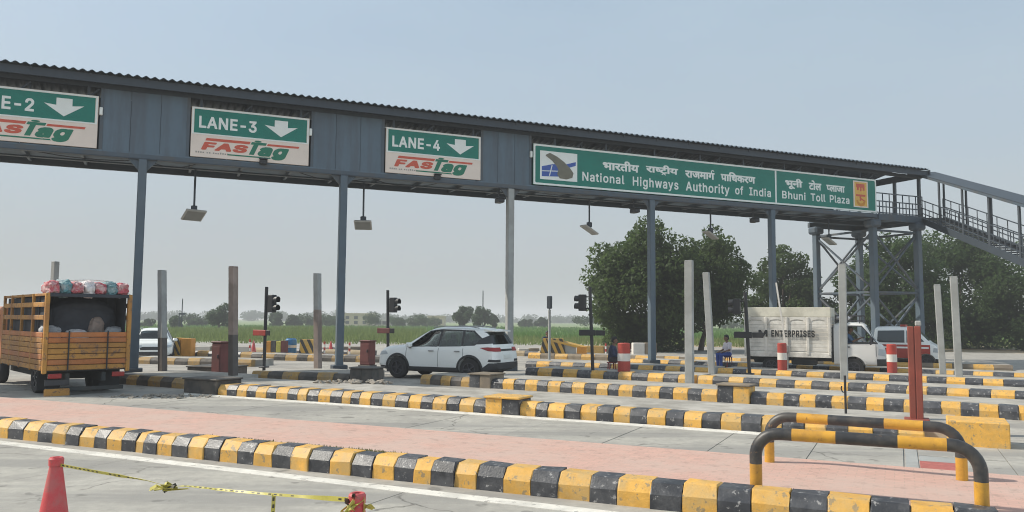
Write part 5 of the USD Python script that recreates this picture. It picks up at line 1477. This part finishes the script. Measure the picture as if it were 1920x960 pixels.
# ------------------------------------------------------------------ bent guard rails in front
def guard(pl, px_bend_l, pr, label, hgt_py, bend_r=True, tube=.062):
    a = np.array(pl, float); b = np.array(pr, float)
    d = (b - a); L = np.linalg.norm(d[:2]); 
    t = thing('guard_rail', label, 'guard rail', (a[0], a[1], a[2]), degrees(atan2(d[1], d[0])))
    h = hgt_py
    R = .24
    path = [(0, 0, z) for z in np.linspace(-.05, h - R, 6)]
    path += [(R - R * cos(q), 0, h - R + R * sin(q)) for q in np.linspace(0.12, pi / 2, 8)]
    path += [(x, 0, h) for x in np.linspace(R + .06, L - R - .06, 24)]
    path += [(L - R + R * sin(q), 0, h - R + R * cos(q)) for q in np.linspace(0, pi / 2 - .12, 8)]
    path += [(L, 0, z) for z in np.linspace(h - R, -.05, 6)]
    path = np.array(path)
    s = np.r_[0, np.cumsum(np.linalg.norm(np.diff(path, axis=0), axis=1))]
    return t, path, s, L
def guard_paint(t, path, s, bands, tube):
    from numpy import interp
    for s0, s1, m_ in bands:
        q = np.unique(np.r_[s0, s[(s > s0) & (s < s1)], s1])
        pts = np.c_[interp(q, s, path[:, 0]), interp(q, s, path[:, 1]), interp(q, s, path[:, 2])]
        part(t, 'tube_yellow' if 'yellow' in m_ else 'tube_black', pipe(pts, tube, 16), m_, smooth=40)
zP = .205
for lab, pl, pr, topy, marks, tube in (
        ('nearer bent tube guard rail, black and yellow, cut by the right edge', gnd(1418, 918, zP), None, 815, None, .063),
        ('farther bent tube guard rail, black and yellow, both yellow legs in view', gnd(1443, 866, zP), gnd(1804, 900, zP), 783, None, .061)):
    if pr is None:
        pr = pl + K * line_x(pl, pl + K, 1842)
    q = pl + K * .35
    h = float(hz(q, topy)) - zP
    t, path, s, L = guard(pl, None, pr, lab, h, tube=tube)
    S = s[-1]
    r0 = np.linalg.norm
    # where the paint changes on the straight top, read off the photograph
    d_ = (pr - pl) / np.linalg.norm(pr - pl)
    marks = (1485, 1567, 1683, 1775) if 'nearer' in lab else (1495, 1553, 1658, 1731)
    tops = [line_x(pl, pr, m_, h) for m_ in marks]
    base = s[np.argmax(path[:, 2] > h - 1e-6)] - path[np.argmax(path[:, 2] > h - 1e-6), 0]
    cs = [base + x for x in tops]
    leg = h - .27
    bands = [(0, leg, 'rail_yellow'), (leg, cs[0], 'rail_black'), (cs[0], cs[1], 'rail_yellow'), (cs[1], cs[2], 'rail_black'), (cs[2], min(cs[3], S - leg - .3), 'rail_yellow'), (min(cs[3], S - leg - .3), S - leg, 'rail_black'), (S - leg, S, 'rail_yellow')]
    guard_paint(t, path, s, bands, tube)


# ------------------------------------------------------------------ cones and tape at the bottom left
def cone(px, py, dist_h, label):
    # tip seen at (px, py), tip height dist_h
    d = ray(px, py)
    tip = EYE + d * (dist_h - EYE[2]) / d[2]
    t = thing('traffic_cone', label, 'cone', (tip[0], tip[1], 0), 12)
    part(t, 'cone_body', lathe([(0, .03), (.15, .03), (.145, .06), (.055, dist_h - .10), (.05, dist_h - .07), (0, dist_h - .07)], 28), 'cone_red', smooth=35)
    part(t, 'cone_tip', lathe([(.0, dist_h - .07), (.058, dist_h - .07), (.06, dist_h - .015), (.05, dist_h), (.03, dist_h), (.028, dist_h - .05), (0, dist_h - .05)], 24), 'cone_red', smooth=35)
    part(t, 'cone_foot', cbox(-.20, .20, -.20, .20, 0, .035, .012), 'black_rubber')
    return tip
tipA = cone(106, 857, .75, 'red traffic cone at the left edge, tape tied to its tip')
tipB = cone(670, 924, .75, 'red traffic cone at the bottom, wound with the loose end of the tape')
r = np.random.default_rng(2)
A_, B_ = tipA - np.array([0, 0, .06]), tipB - np.array([0, 0, .05])
n = 120
tt = np.linspace(0, 1, n)
mid = A_[None] * (1 - tt[:, None]) + B_[None] * tt[:, None]
mid[:, 2] -= .045 * np.sin(pi * tt) + .02 * np.exp(-((tt - .42) / .05) ** 2)
tw = np.cumsum(r.normal(0, .35, n)) * .35 + 6 * tt
hw_ = .0135 * (1 - .45 * np.abs(np.sin(tt * 9 + 1))) + .004
dirA = (B_ - A_) / np.linalg.norm(B_ - A_)
side = np.cross(dirA, [0, 0, 1.0])
nrm = np.cos(tw * .5)[:, None] * np.array([0, 0, 1.0]) + np.sin(tw * .5)[:, None] * .6 * side
def strip(c, nr, hw, th=.0012):
    m = len(c)
    sd = np.cross(nr, dirA)
    v = np.vstack([c + nr * hw[:, None] + sd * th, c - nr * hw[:, None] + sd * th, c - nr * hw[:, None] - sd * th, c + nr * hw[:, None] - sd * th])
    f = []
    for i in range(m - 1):
        for k in range(4):
            a, b = k * m + i, ((k + 1) % 4) * m + i
            f += [[a, b, a + 1], [b, b + 1, a + 1]]
    return trimesh.Trimesh(v, np.array(f), process=False)
tp = thing('barrier_tape', 'crumpled yellow warning tape strung between the two red cones', 'tape')
part(tp, 'tape_band', strip(mid, nrm, hw_), 'tape_yellow')
pr_ = []
for i in range(3, n - 4, 2):
    if (i // 14) % 4 == 3 or r.random() < .15:
        continue
    j = slice(i, i + 2)
    pr_.append(strip(mid[j], nrm[j], hw_[j] * r.uniform(.3, .6), .0022))
part(tp, 'printed_marks', cat(pr_), 'tape_print')
def crumple(c, s, k, seed):
    r = np.random.default_rng(seed)
    p = np.array(c) + r.normal(0, 1, (k, 3)) * np.array(s)
    ms = []
    for i in range(k - 1):
        u = r.normal(0, 1, 3); u /= np.linalg.norm(u)
        a, b = p[i], p[i + 1]
        q = np.array([a + u * .014, a - u * .014, b - u * .014, b + u * .014])
        nn = np.cross(b - a, u); nn /= np.linalg.norm(nn) + 1e-9
        v = np.vstack([q + nn * .0012, q - nn * .0012])
        ms.append(trimesh.convex.convex_hull(v))
    return cat(ms)
c = mid[int(n * .42)]
part(tp, 'crumpled_knot', crumple(c - np.array([0, 0, .015]), (.05, .02, .02), 16, 3), 'tape_yellow')
part(tp, 'crumpled_knot', crumple(c - np.array([0, 0, .012]), (.045, .02, .018), 7, 13), 'tape_print')
c = mid[int(n * .76)]
part(tp, 'hanging_end', strip(np.array([c, c - (0, 0, .06), c - (.008, 0, .13), c - (.004, 0, .26)]), np.array([side] * 4) * 1.0 + 0.001, np.array([.012, .016, .013, .014])) if False else cat([beam(c, c - np.array([.004, 0, .13]), .028, .004), beam(c - np.array([.004, 0, .13]), c - np.array([0, 0, .30]), .024, .005)]), 'tape_yellow')
part(tp, 'hanging_print', cat([beam(c - np.array([0, .004, .02 + .05 * k]), c - np.array([.002, .004, .045 + .05 * k]), .014, .006) for k in range(5)]), 'tape_print')
part(tp, 'cone_winding', crumple(tipB - np.array([.02, 0, .11]), (.05, .05, .05), 26, 8), 'tape_yellow')
part(tp, 'cone_winding', crumple(tipB - np.array([.02, 0, .11]), (.05, .05, .05), 10, 9), 'tape_print')

# ------------------------------------------------------------------ people
def ball(c, r, n=10):
    return manifold3d.Manifold.sphere(r, n).translate(tuple(map(float, c)))
def bone(a, ra, b, rb):
    return manifold3d.Manifold.batch_hull([ball(a, ra), ball(b, rb)])
def melt(ms, edge, it=6):
    m = ms[0]
    for q in ms[1:]:
        m = m + q
    t = TM(m.refine_to_length(edge))
    t = trimesh.Trimesh(t.vertices, t.faces, process=True)
    trimesh.smoothing.filter_taubin(t, iterations=it)
    return t
def person(label, loc, rotz, J, shirt, trousers, sleeves='short', extra=None, legs=True):
    """J: joints in metres, facing +x: hip, chest, neck, head, then for each side sh, el, wr, hp, kn, an"""
    t = thing('person', label, 'person', loc, rotz)
    A = lambda k: np.array(J[k], float)
    hd = A('head')
    body = [bone(A('neck') - (0, 0, .05), .058, A('neck') + (hd - A('neck')) * .5, .052),
            manifold3d.Manifold.batch_hull([ball(hd + (0, 0, .02), .088), ball(hd + (-.025, 0, .03), .09), ball(hd + (.035, 0, -.075), .05)]),
            bone(hd + (.085, 0, -.005), .014, hd + (.10, 0, -.03), .018)]
    for s in (-1, 1):
        body.append(bone(hd + (-.01, s * .088, -.01), .02, hd + (-.01, s * .09, -.045), .014))
    body.append(bone(A('hip'), .12, A('chest'), .13))
    for k in 'lr':
        body += [bone(A('chest') + (0, 0, .08), .075, A('sh' + k), .058), bone(A('sh' + k), .05, A('el' + k), .04), bone(A('el' + k), .04, A('wr' + k), .027)]
        f = A('wr' + k) - A('el' + k); f /= np.linalg.norm(f)
        sd = np.cross(f, [0, 0, 1.0]); sd /= np.linalg.norm(sd) + 1e-9
        un = np.cross(sd, f)
        w = A('wr' + k)
        body.append(manifold3d.Manifold.batch_hull([ball(w, .022, 8), ball(w + f * .085 + sd * .028, .016, 8), ball(w + f * .085 - sd * .028, .016, 8)]))
        for i, (o, l) in enumerate(((-.030, .060), (-.010, .072), (.011, .067), (.031, .052))):
            p0 = w + f * .08 + sd * o
            p1 = p0 + f * l * .55 - un * .008
            p2 = p1 + f * l * .4 - un * .026
            body += [bone(p0, .0105, p1, .0095), bone(p1, .0095, p2, .008)]
        p0 = w + f * .03 - sd * .03
        p1 = p0 + f * .03 - sd * .025
        body += [bone(p0, .013, p1, .011), bone(p1, .011, p1 + f * .028 - un * .01, .009)]
        if legs:
            body += [bone(A('hp' + k), .085, A('kn' + k), .056), bone(A('kn' + k), .056, A('an' + k), .038), bone(A('an' + k) + (-.03, 0, -.04), .036, A('an' + k) + (.15, 0, -.055), .028)]
    part(t, 'body', melt(body, .03), 'skin', smooth=60)
    sh = [bone(A('hip'), .145, A('chest'), .150), bone(A('chest'), .150, A('chest') + (0, 0, .09), .10)]
    for k in 'lr':
        e = A('sh' + k) + (A('el' + k) - A('sh' + k)) * (.75 if sleeves == 'short' else 1.0)
        sh += [bone(A('chest') + (0, 0, .07), .10, A('sh' + k), .074), bone(A('sh' + k), .072, e, .060)]
        if sleeves == 'long':
            sh.append(bone(A('el' + k), .058, A('wr' + k), .038))
    part(t, 'shirt', melt(sh, .035), shirt, smooth=60)
    if legs:
        tr_ = []
        for k in 'lr':
            tr_ += [bone(A('hip'), .135, A('hp' + k), .11), bone(A('hp' + k), .105, A('kn' + k), .076), bone(A('kn' + k), .076, A('an' + k) + (0, 0, .03), .056)]
            part(t, 'shoe', moved(cbox(-.07, .17, -.045, .045, -.085, -.02, .025), A('an' + k)), 'black_rubber')
        part(t, 'trousers', melt(tr_, .035), trousers, smooth=60)
    hm = manifold3d.Manifold.batch_hull([ball(hd + (-.02, 0, .045), .095, 16), ball(hd + (-.045, 0, -.01), .085, 16), ball(hd + (.025, 0, .075), .06, 16)])
    part(t, 'hair', TM(hm), 'hair', smooth=50)
    part(t, 'eye', moved(trimesh.creation.icosphere(1, .012), hd + (.078, .033, .012)), 'hair', smooth=True)
    part(t, 'eye', moved(trimesh.creation.icosphere(1, .012), hd + (.078, -.033, .012)), 'hair', smooth=True)
    part(t, 'mouth', moved(cbox(-.006, .006, -.022, .022, -.004, .004, .002), hd + (.082, 0, -.065)), 'maroon_paint')
    return t
def sitting(seat=.42, lean=.06, arm='lap'):
    J = dict(hip=(0, 0, seat + .11), chest=(lean, 0, seat + .42), neck=(lean + .03, 0, seat + .60), head=(lean + .07, 0, seat + .76))
    for k, s in (('l', 1), ('r', -1)):
        J['sh' + k] = (lean, s * .19, seat + .52)
        J['el' + k] = (lean + .08, s * .25, seat + .27)
        J['wr' + k] = (lean + .30, s * .17, seat + .20)
        if arm == 'wheel':
            J['el' + k] = (lean + .16, s * .24, seat + .32)
            J['wr' + k] = (lean + .38, s * .18, seat + .42)
        J['hp' + k] = (.02, s * .10, seat + .09)
        J['kn' + k] = (.42, s * .14, seat + .08)
        J['an' + k] = (.40, s * .13, .09)
    return J
def stool(loc, label, h=.42):
    t = thing('stool', label, 'stool', loc, 10)
    part(t, 'seat', lathe([(0, h - .03), (.17, h - .03), (.175, h - .01), (.16, h), (0, h)], 18), 'stool_plastic', smooth=40)
    for a in range(4):
        q = a * pi / 2 + pi / 4
        part(t, 'leg', rod((.13 * cos(q), .13 * sin(q), h - .03), (.17 * cos(q), .17 * sin(q), 0), .02, 6), 'stool_plastic')
p = onv(1147, 27.0, .08)
person('man in dark navy clothes sitting beside the widest red bollard', tuple(p), -20, sitting(.42, .04), 'shirt_navy', 'trouser_dark', 'long')
stool(tuple(p), 'red plastic stool under the man in dark navy clothes')
p = onv(1366, 33.6, .0)
person('man in a white shirt and blue trousers sitting left of the truck', tuple(p), 195, sitting(.52, .02), 'shirt_white', 'trouser_blue')
stool(tuple(p), 'red plastic stool under the man in the white shirt', .52)
p = at(1024, 42.6, .0)
person('man sitting behind the striped barrier, only dark hair and shoulders in view', tuple(p), -60, sitting(.50, .05), 'shirt_navy', 'trouser_dark')
stool(tuple(p), 'stool hidden behind the striped concrete barrier', .50)
Jd = sitting(.50, .0, 'wheel')
for k in ('anl', 'anr'):
    Jd[k] = (Jd[k][0] + .12, Jd[k][1], .18)
q = o_t = tr_place[0] + K * .55 - N * .30
person('truck driver in a dark blue shirt seen through the cab window', (q[0], q[1], .45), LANE, Jd, 'shirt_blue', 'trouser_dark')

# ------------------------------------------------------------------ trees
def leaves(centers, radii, n, size, seed, squash=1.0, core=.35):
    r = np.random.default_rng(seed)
    w = radii ** 2
    idx = r.choice(len(centers), n, p=w / w.sum())
    d = r.normal(0, 1, (n, 3))
    d /= np.linalg.norm(d, axis=1, keepdims=True)
    q = core + (1 - core) * r.random(n) ** .5
    P = centers[idx] + d * (radii[idx] * q)[:, None] * np.array([1, 1, squash])
    nv = r.normal(0, 1, (n, 3)) * .75 + d * .55 + np.array([0, 0, .55])     # leaf faces turn outwards and up
    nv /= np.linalg.norm(nv, axis=1, keepdims=True)
    a = np.cross(nv, r.normal(0, 1, (n, 3)))
    a /= np.linalg.norm(a, axis=1, keepdims=True)
    b = np.cross(nv, a)
    s = size * r.uniform(.6, 1.3, n)[:, None]
    v = np.stack([P - a * s * .5, P + b * s * .28, P + a * s * .5, P - b * s * .28], 1).reshape(-1, 3)
    k = np.arange(n)[:, None] * 4
    f = np.vstack([k + [0, 1, 2], k + [0, 2, 3]])
    return trimesh.Trimesh(v, f, process=False)
def clumps(c, R, n, rr, seed, low=-1.0, gap=0.0):
    "clump centres filling an uneven crown"
    r = np.random.default_rng(seed)
    out = []
    while len(out) < n:
        d = r.normal(0, 1, 3)
        d /= np.linalg.norm(d)
        if d[2] < low:
            continue
        q = r.uniform(.35, 1.0) ** .55
        wob = .80 + .42 * meshkit.noise(d * 2.1 + seed, seed)
        out.append(np.array(c) + d * np.array(R) * q * wob * (1 - rr[0] / max(R) * .7))
    return np.array(out), r.uniform(rr[0], rr[1], n)
def tree(label, base, crown_c, R, ncl, rr, nl, leaf, mat_, seed, trunk_r=.22, low=-1.0, group=None, limbs=7, name='tree', squash=.8):
    t = thing(name, label, 'tree', (base[0], base[1], 0), 0, group)
    r = np.random.default_rng(seed)
    cc, rads = clumps(crown_c, R, ncl, rr, seed, low)
    part(t, 'crown', leaves(cc, rads, nl, leaf, seed, squash), mat_)
    fork = np.array([crown_c[0] * .5, crown_c[1] * .5, max(.6, (crown_c[2] - R[2]) * .8 + .5)])
    ms = [pipe([(0, 0, -.2), (fork[0] * .4, fork[1] * .4, fork[2] * .5), fork], [trunk_r * 1.25, trunk_r, trunk_r * .8], 10)]
    for i in r.choice(ncl, min(limbs, ncl), replace=False):
        e = cc[i]
        m_ = fork + (e - fork) * .5 + r.normal(0, .15, 3)
        ms.append(pipe([fork, m_, e], [trunk_r * .5, trunk_r * .3, trunk_r * .1], 6))
    part(t, 'trunk', cat(ms), 'bark', smooth=50)
    return t
def px_tree(label, xl, xr, ytop, ybot, dist, ncl, rrf, nl, leaf, mat_, seed, trunk_r=.22, low=-1.0, depth=1.0, trunk_px=None, group=None, name='tree', limbs=7, grow_=1.1):
    xc = (xl + xr) / 2
    b = at(trunk_px or xc, dist)
    c = at(xc, dist)
    zt = float(hz(c, ytop)); zb = float(hz(c, ybot))
    rx = (xr - xl) / 2 * dist / F
    R = (rx * grow_, rx * grow_ * depth, (zt - zb) / 2 * (grow_ - .02))
    return tree(label, b, (c[0] - b[0], 0, (zt + zb) / 2), R, ncl, (min(R) * rrf[0], min(R) * rrf[1]), nl, leaf, mat_, seed, trunk_r, low, group, limbs, name)
px_tree('large dark round tree right of centre, crown nearly touching the ground', 1108, 1318, 430, 654, 52, 130, (.20, .36), 34000, .30, 'leaf_tree', 1, .26, depth=.9, trunk_px=1226)
px_tree('smaller dark tree merging into the right side of the big round tree', 1256, 1408, 440, 624, 54, 84, (.22, .40), 22000, .26, 'leaf_tree', 2, .17, trunk_px=1313)
px_tree('medium tree behind the cargo truck box', 1408, 1532, 464, 640, 62, 50, (.22, .40), 14000, .28, 'leaf_tree', 3, .2)
px_tree('low leafy tree behind the truck cab and tower braces', 1500, 1610, 560, 668, 60, 36, (.26, .45), 8000, .26, 'leaf_deep', 4, .16)
px_tree('tall dark tree behind the braced stair tower', 1588, 1760, 432, 668, 58, 80, (.20, .36), 24000, .28, 'leaf_deep', 5, .26)
px_tree('broad dark tree at the right edge behind the two pale posts', 1708, 1890, 424, 664, 64, 80, (.20, .36), 24000, .30, 'leaf_deep', 6, .26)
px_tree('dark tree beyond the right edge under the stair', 1840, 2010, 440, 660, 60, 60, (.22, .38), 14000, .30, 'leaf_deep', 7, .24)
px_tree('dark bushy tree low behind the van', 1640, 1800, 540, 672, 66, 40, (.26, .45), 9000, .28, 'leaf_deep', 8, .16)
# trees far across the field
far_t = [(392, 428, 566, 622, 119, 'round far tree standing out between the two left grey posts'), (505, 530, 584, 618, 171, 'small far tree just right of the leftmost traffic light pole'), (536, 566, 592, 620, 176, 'low far tree left of the post with dark lower part'),
         (572, 592, 596, 620, 187, 'tiny far tree touching the post left of the second column'), (604, 632, 592, 618, 187, 'far tree left of the second gantry column'), (738, 760, 596, 617, 197, 'tiny round far tree right of the signal behind the SUV'), (768, 788, 597, 617, 202, 'tiny round far tree above the SUV bonnet'),
         (790, 808, 596, 615, 202, 'second tiny round far tree above the SUV windscreen'), (850, 884, 571, 616, 135, 'taller far tree above the rear half of the SUV roof'), (886, 922, 573, 618, 140, 'taller far tree around the thin utility pole'), (920, 934, 588, 616, 156, 'slim far tree left of the grey gantry column'),
         (972, 1000, 599, 616, 197, 'low far trees right of the grey gantry column'), (1002, 1030, 597, 616, 202, 'low far tree behind the backward signal post'), (318, 342, 588, 620, 135, 'far bush beside the left utility pole'), (344, 388, 594, 620, 171, 'far low trees left of the round far tree'),
         (258, 296, 600, 622, 156, 'far trees above the bonnet of the car at the left')]
for i, (xl, xr, yt, yb_, d, lab) in enumerate(far_t):
    px_tree(lab, xl, xr, yt, yb_, d, 18, (.36, .60), 1700, 4.6 * d / F * 1.2, 'leaf_far', 30 + i, .3, limbs=3, grow_=1.06)
# the wood along the horizon
r = np.random.default_rng(77)
xs = np.arange(-520, 620, 4.0)
cs = np.array([(x + r.normal(0, 3), 560 + r.normal(0, 25), 0.8 + r.uniform(0, 1.5) + 2.5 * meshkit.noise(np.array([x / 60, 0, 0]))) for x in xs])
solo('distant_wood', 'hazy line of trees along the horizon beyond the green field', 'wood', leaves(cs, r.uniform(3.5, 7, len(cs)), 60000, 1.7, 5, .6, .1), 'leaf_far', kind='stuff')
r = np.random.default_rng(78)
xs = np.arange(-175, 170, 1.3)
xs = xs[meshkit.noise(np.c_[xs / 9, 0 * xs, 0 * xs], 4) > .40]
cs = np.array([(x, 188 + r.normal(0, 5), r.uniform(.3, 1.3) + 1.4 * meshkit.noise(np.array([x / 14, 3.0, 0]))) for x in xs])
solo('hedge', 'broken hedge of low bushes along the far side of the green field', 'hedge', leaves(cs, r.uniform(.9, 2.1, len(cs)), 26000, .55, 6, .7, .1), 'leaf_far', kind='stuff')
# standing crop on the field and dry scrub at its near edge
def blades(name, label, cat_, x0, x1, y0, y1, n, h, w, mat_, seed, pw=1.6):
    r = np.random.default_rng(seed)
    y = y0 + (y1 - y0) * r.random(n) ** pw
    x = x0 + (x1 - x0) * r.random(n)
    x = x * y / y1
    a = r.uniform(0, 2 * pi, n)
    hh = h * r.uniform(.6, 1.25, n) * (.75 + .5 * meshkit.noise(np.c_[x / 9, y / 14, 0 * x]))
    t = np.c_[np.cos(a), np.sin(a), 0 * a]
    c = np.c_[x, y, 0 * x - .03]
    ww = (w * y / y0)[:, None]
    v = np.stack([c - t * ww, c + t * ww, c + np.c_[r.normal(0, .25, n) * h, r.normal(0, .25, n) * h, hh]], 1).reshape(-1, 3)
    return solo(name, label, cat_, trimesh.Trimesh(v, np.arange(3 * n).reshape(-1, 3), process=False), mat_, kind='stuff')
blades('crop', 'tall green crop standing on the far field', 'crop', -230, 180, 80, 190, 60000, .55, .12, 'leaf_crop', 3)
blades('scrub', 'dry yellow green scrub along the near edge of the field', 'scrub', -75, 75, 62, 82, 14000, .5, .05, 'leaf_grass', 4, 1.0)

blades('scrub', 'tall yellow green grass on the near field edge at the left', 'scrub', -48, -12, 68, 112, 16000, .85, .06, 'leaf_grass', 14, 1.0)
# ------------------------------------------------------------------ far buildings and poles
def house(label, xl, xr, ytop, ybot, dist, m_, wins, name='house'):
    a, b = at(xl, dist), at(xr, dist)
    W = b[0] - a[0]
    h = float(hz(a, ytop))
    t = thing(name, label, 'building', (a[0], a[1], 0))
    part(t, 'wall', bx(0, W, 0, 7, -.1, h), m_)
    part(t, 'parapet', bx(-.15, W + .15, -.15, 7.15, h + .01, h + .45), m_)
    for (u, v, ww, wh) in wins:
        f = part(t, 'window', bx(W * u, W * u + ww, -.05, -.005, h * v, h * v + wh), 'window_dark')
    return t
house('far cream two storey house behind the second gantry column', 642, 696, 590, 618, 215, 'wall_cream', [(.1, .2, 1, .8), (.4, .2, 1, .8), (.7, .2, 1, .8), (.1, .62, 1, .8), (.4, .62, 1, .8), (.7, .62, 1, .8)])
house('long low pale building in the far haze above the SUV bonnet', 694, 770, 602, 618, 225, 'wall_pale', [(.1, .3, 2, 1.2), (.3, .3, 2, 1.2), (.5, .3, 2, 1.2), (.7, .3, 2, 1.2)])
house('small far cream house between the round trees above the SUV', 802, 832, 595, 616, 220, 'wall_cream', [(.2, .3, 1.3, 1.2), (.6, .3, 1.3, 1.2)])
def pole(px, dist, ytop, label, arm=True):
    p = at(px, dist)
    h = float(hz(p, ytop))
    t = thing('utility_pole', label, 'pole', (p[0], p[1], 0))
    w = dist / F
    part(t, 'shaft', rod((0, 0, -.1), (0, 0, h), w * 1.3, 8, w * .9), 'slate_dark')
    if arm:
        part(t, 'cross_arm', bx(-w * 6, w * 6, -.06, .06, h * .55 - .15, h * .55 + .1), 'slate_dark')
        part(t, 'strut', rod((-w * 5, 0, h * .55), (-w * 5, 0, 0), w * .9, 6), 'slate_dark')
pole(340, 110, 560, 'double utility pole with a platform at the left field edge')
pole(905, 150, 545, 'thin tall utility pole above the SUV roof', False)

# ------------------------------------------------------------------ haze
hz_ = unique('/World', 'haze')
usdkit.material(stage, '/World/Looks/haze_air', {'v': ('principled_volume', {'color': (1.0, 1.0, 1.0), 'density': 0.0011, 'anisotropy': 0.0})}, volume='v.volume')
usdkit.mesh(stage, hz_, bx(-1300, 1300, -350, 1800, -1.2, 22), '/World/Looks/haze_air')
meta(stage.GetPrimAtPath(hz_), kind='stuff')
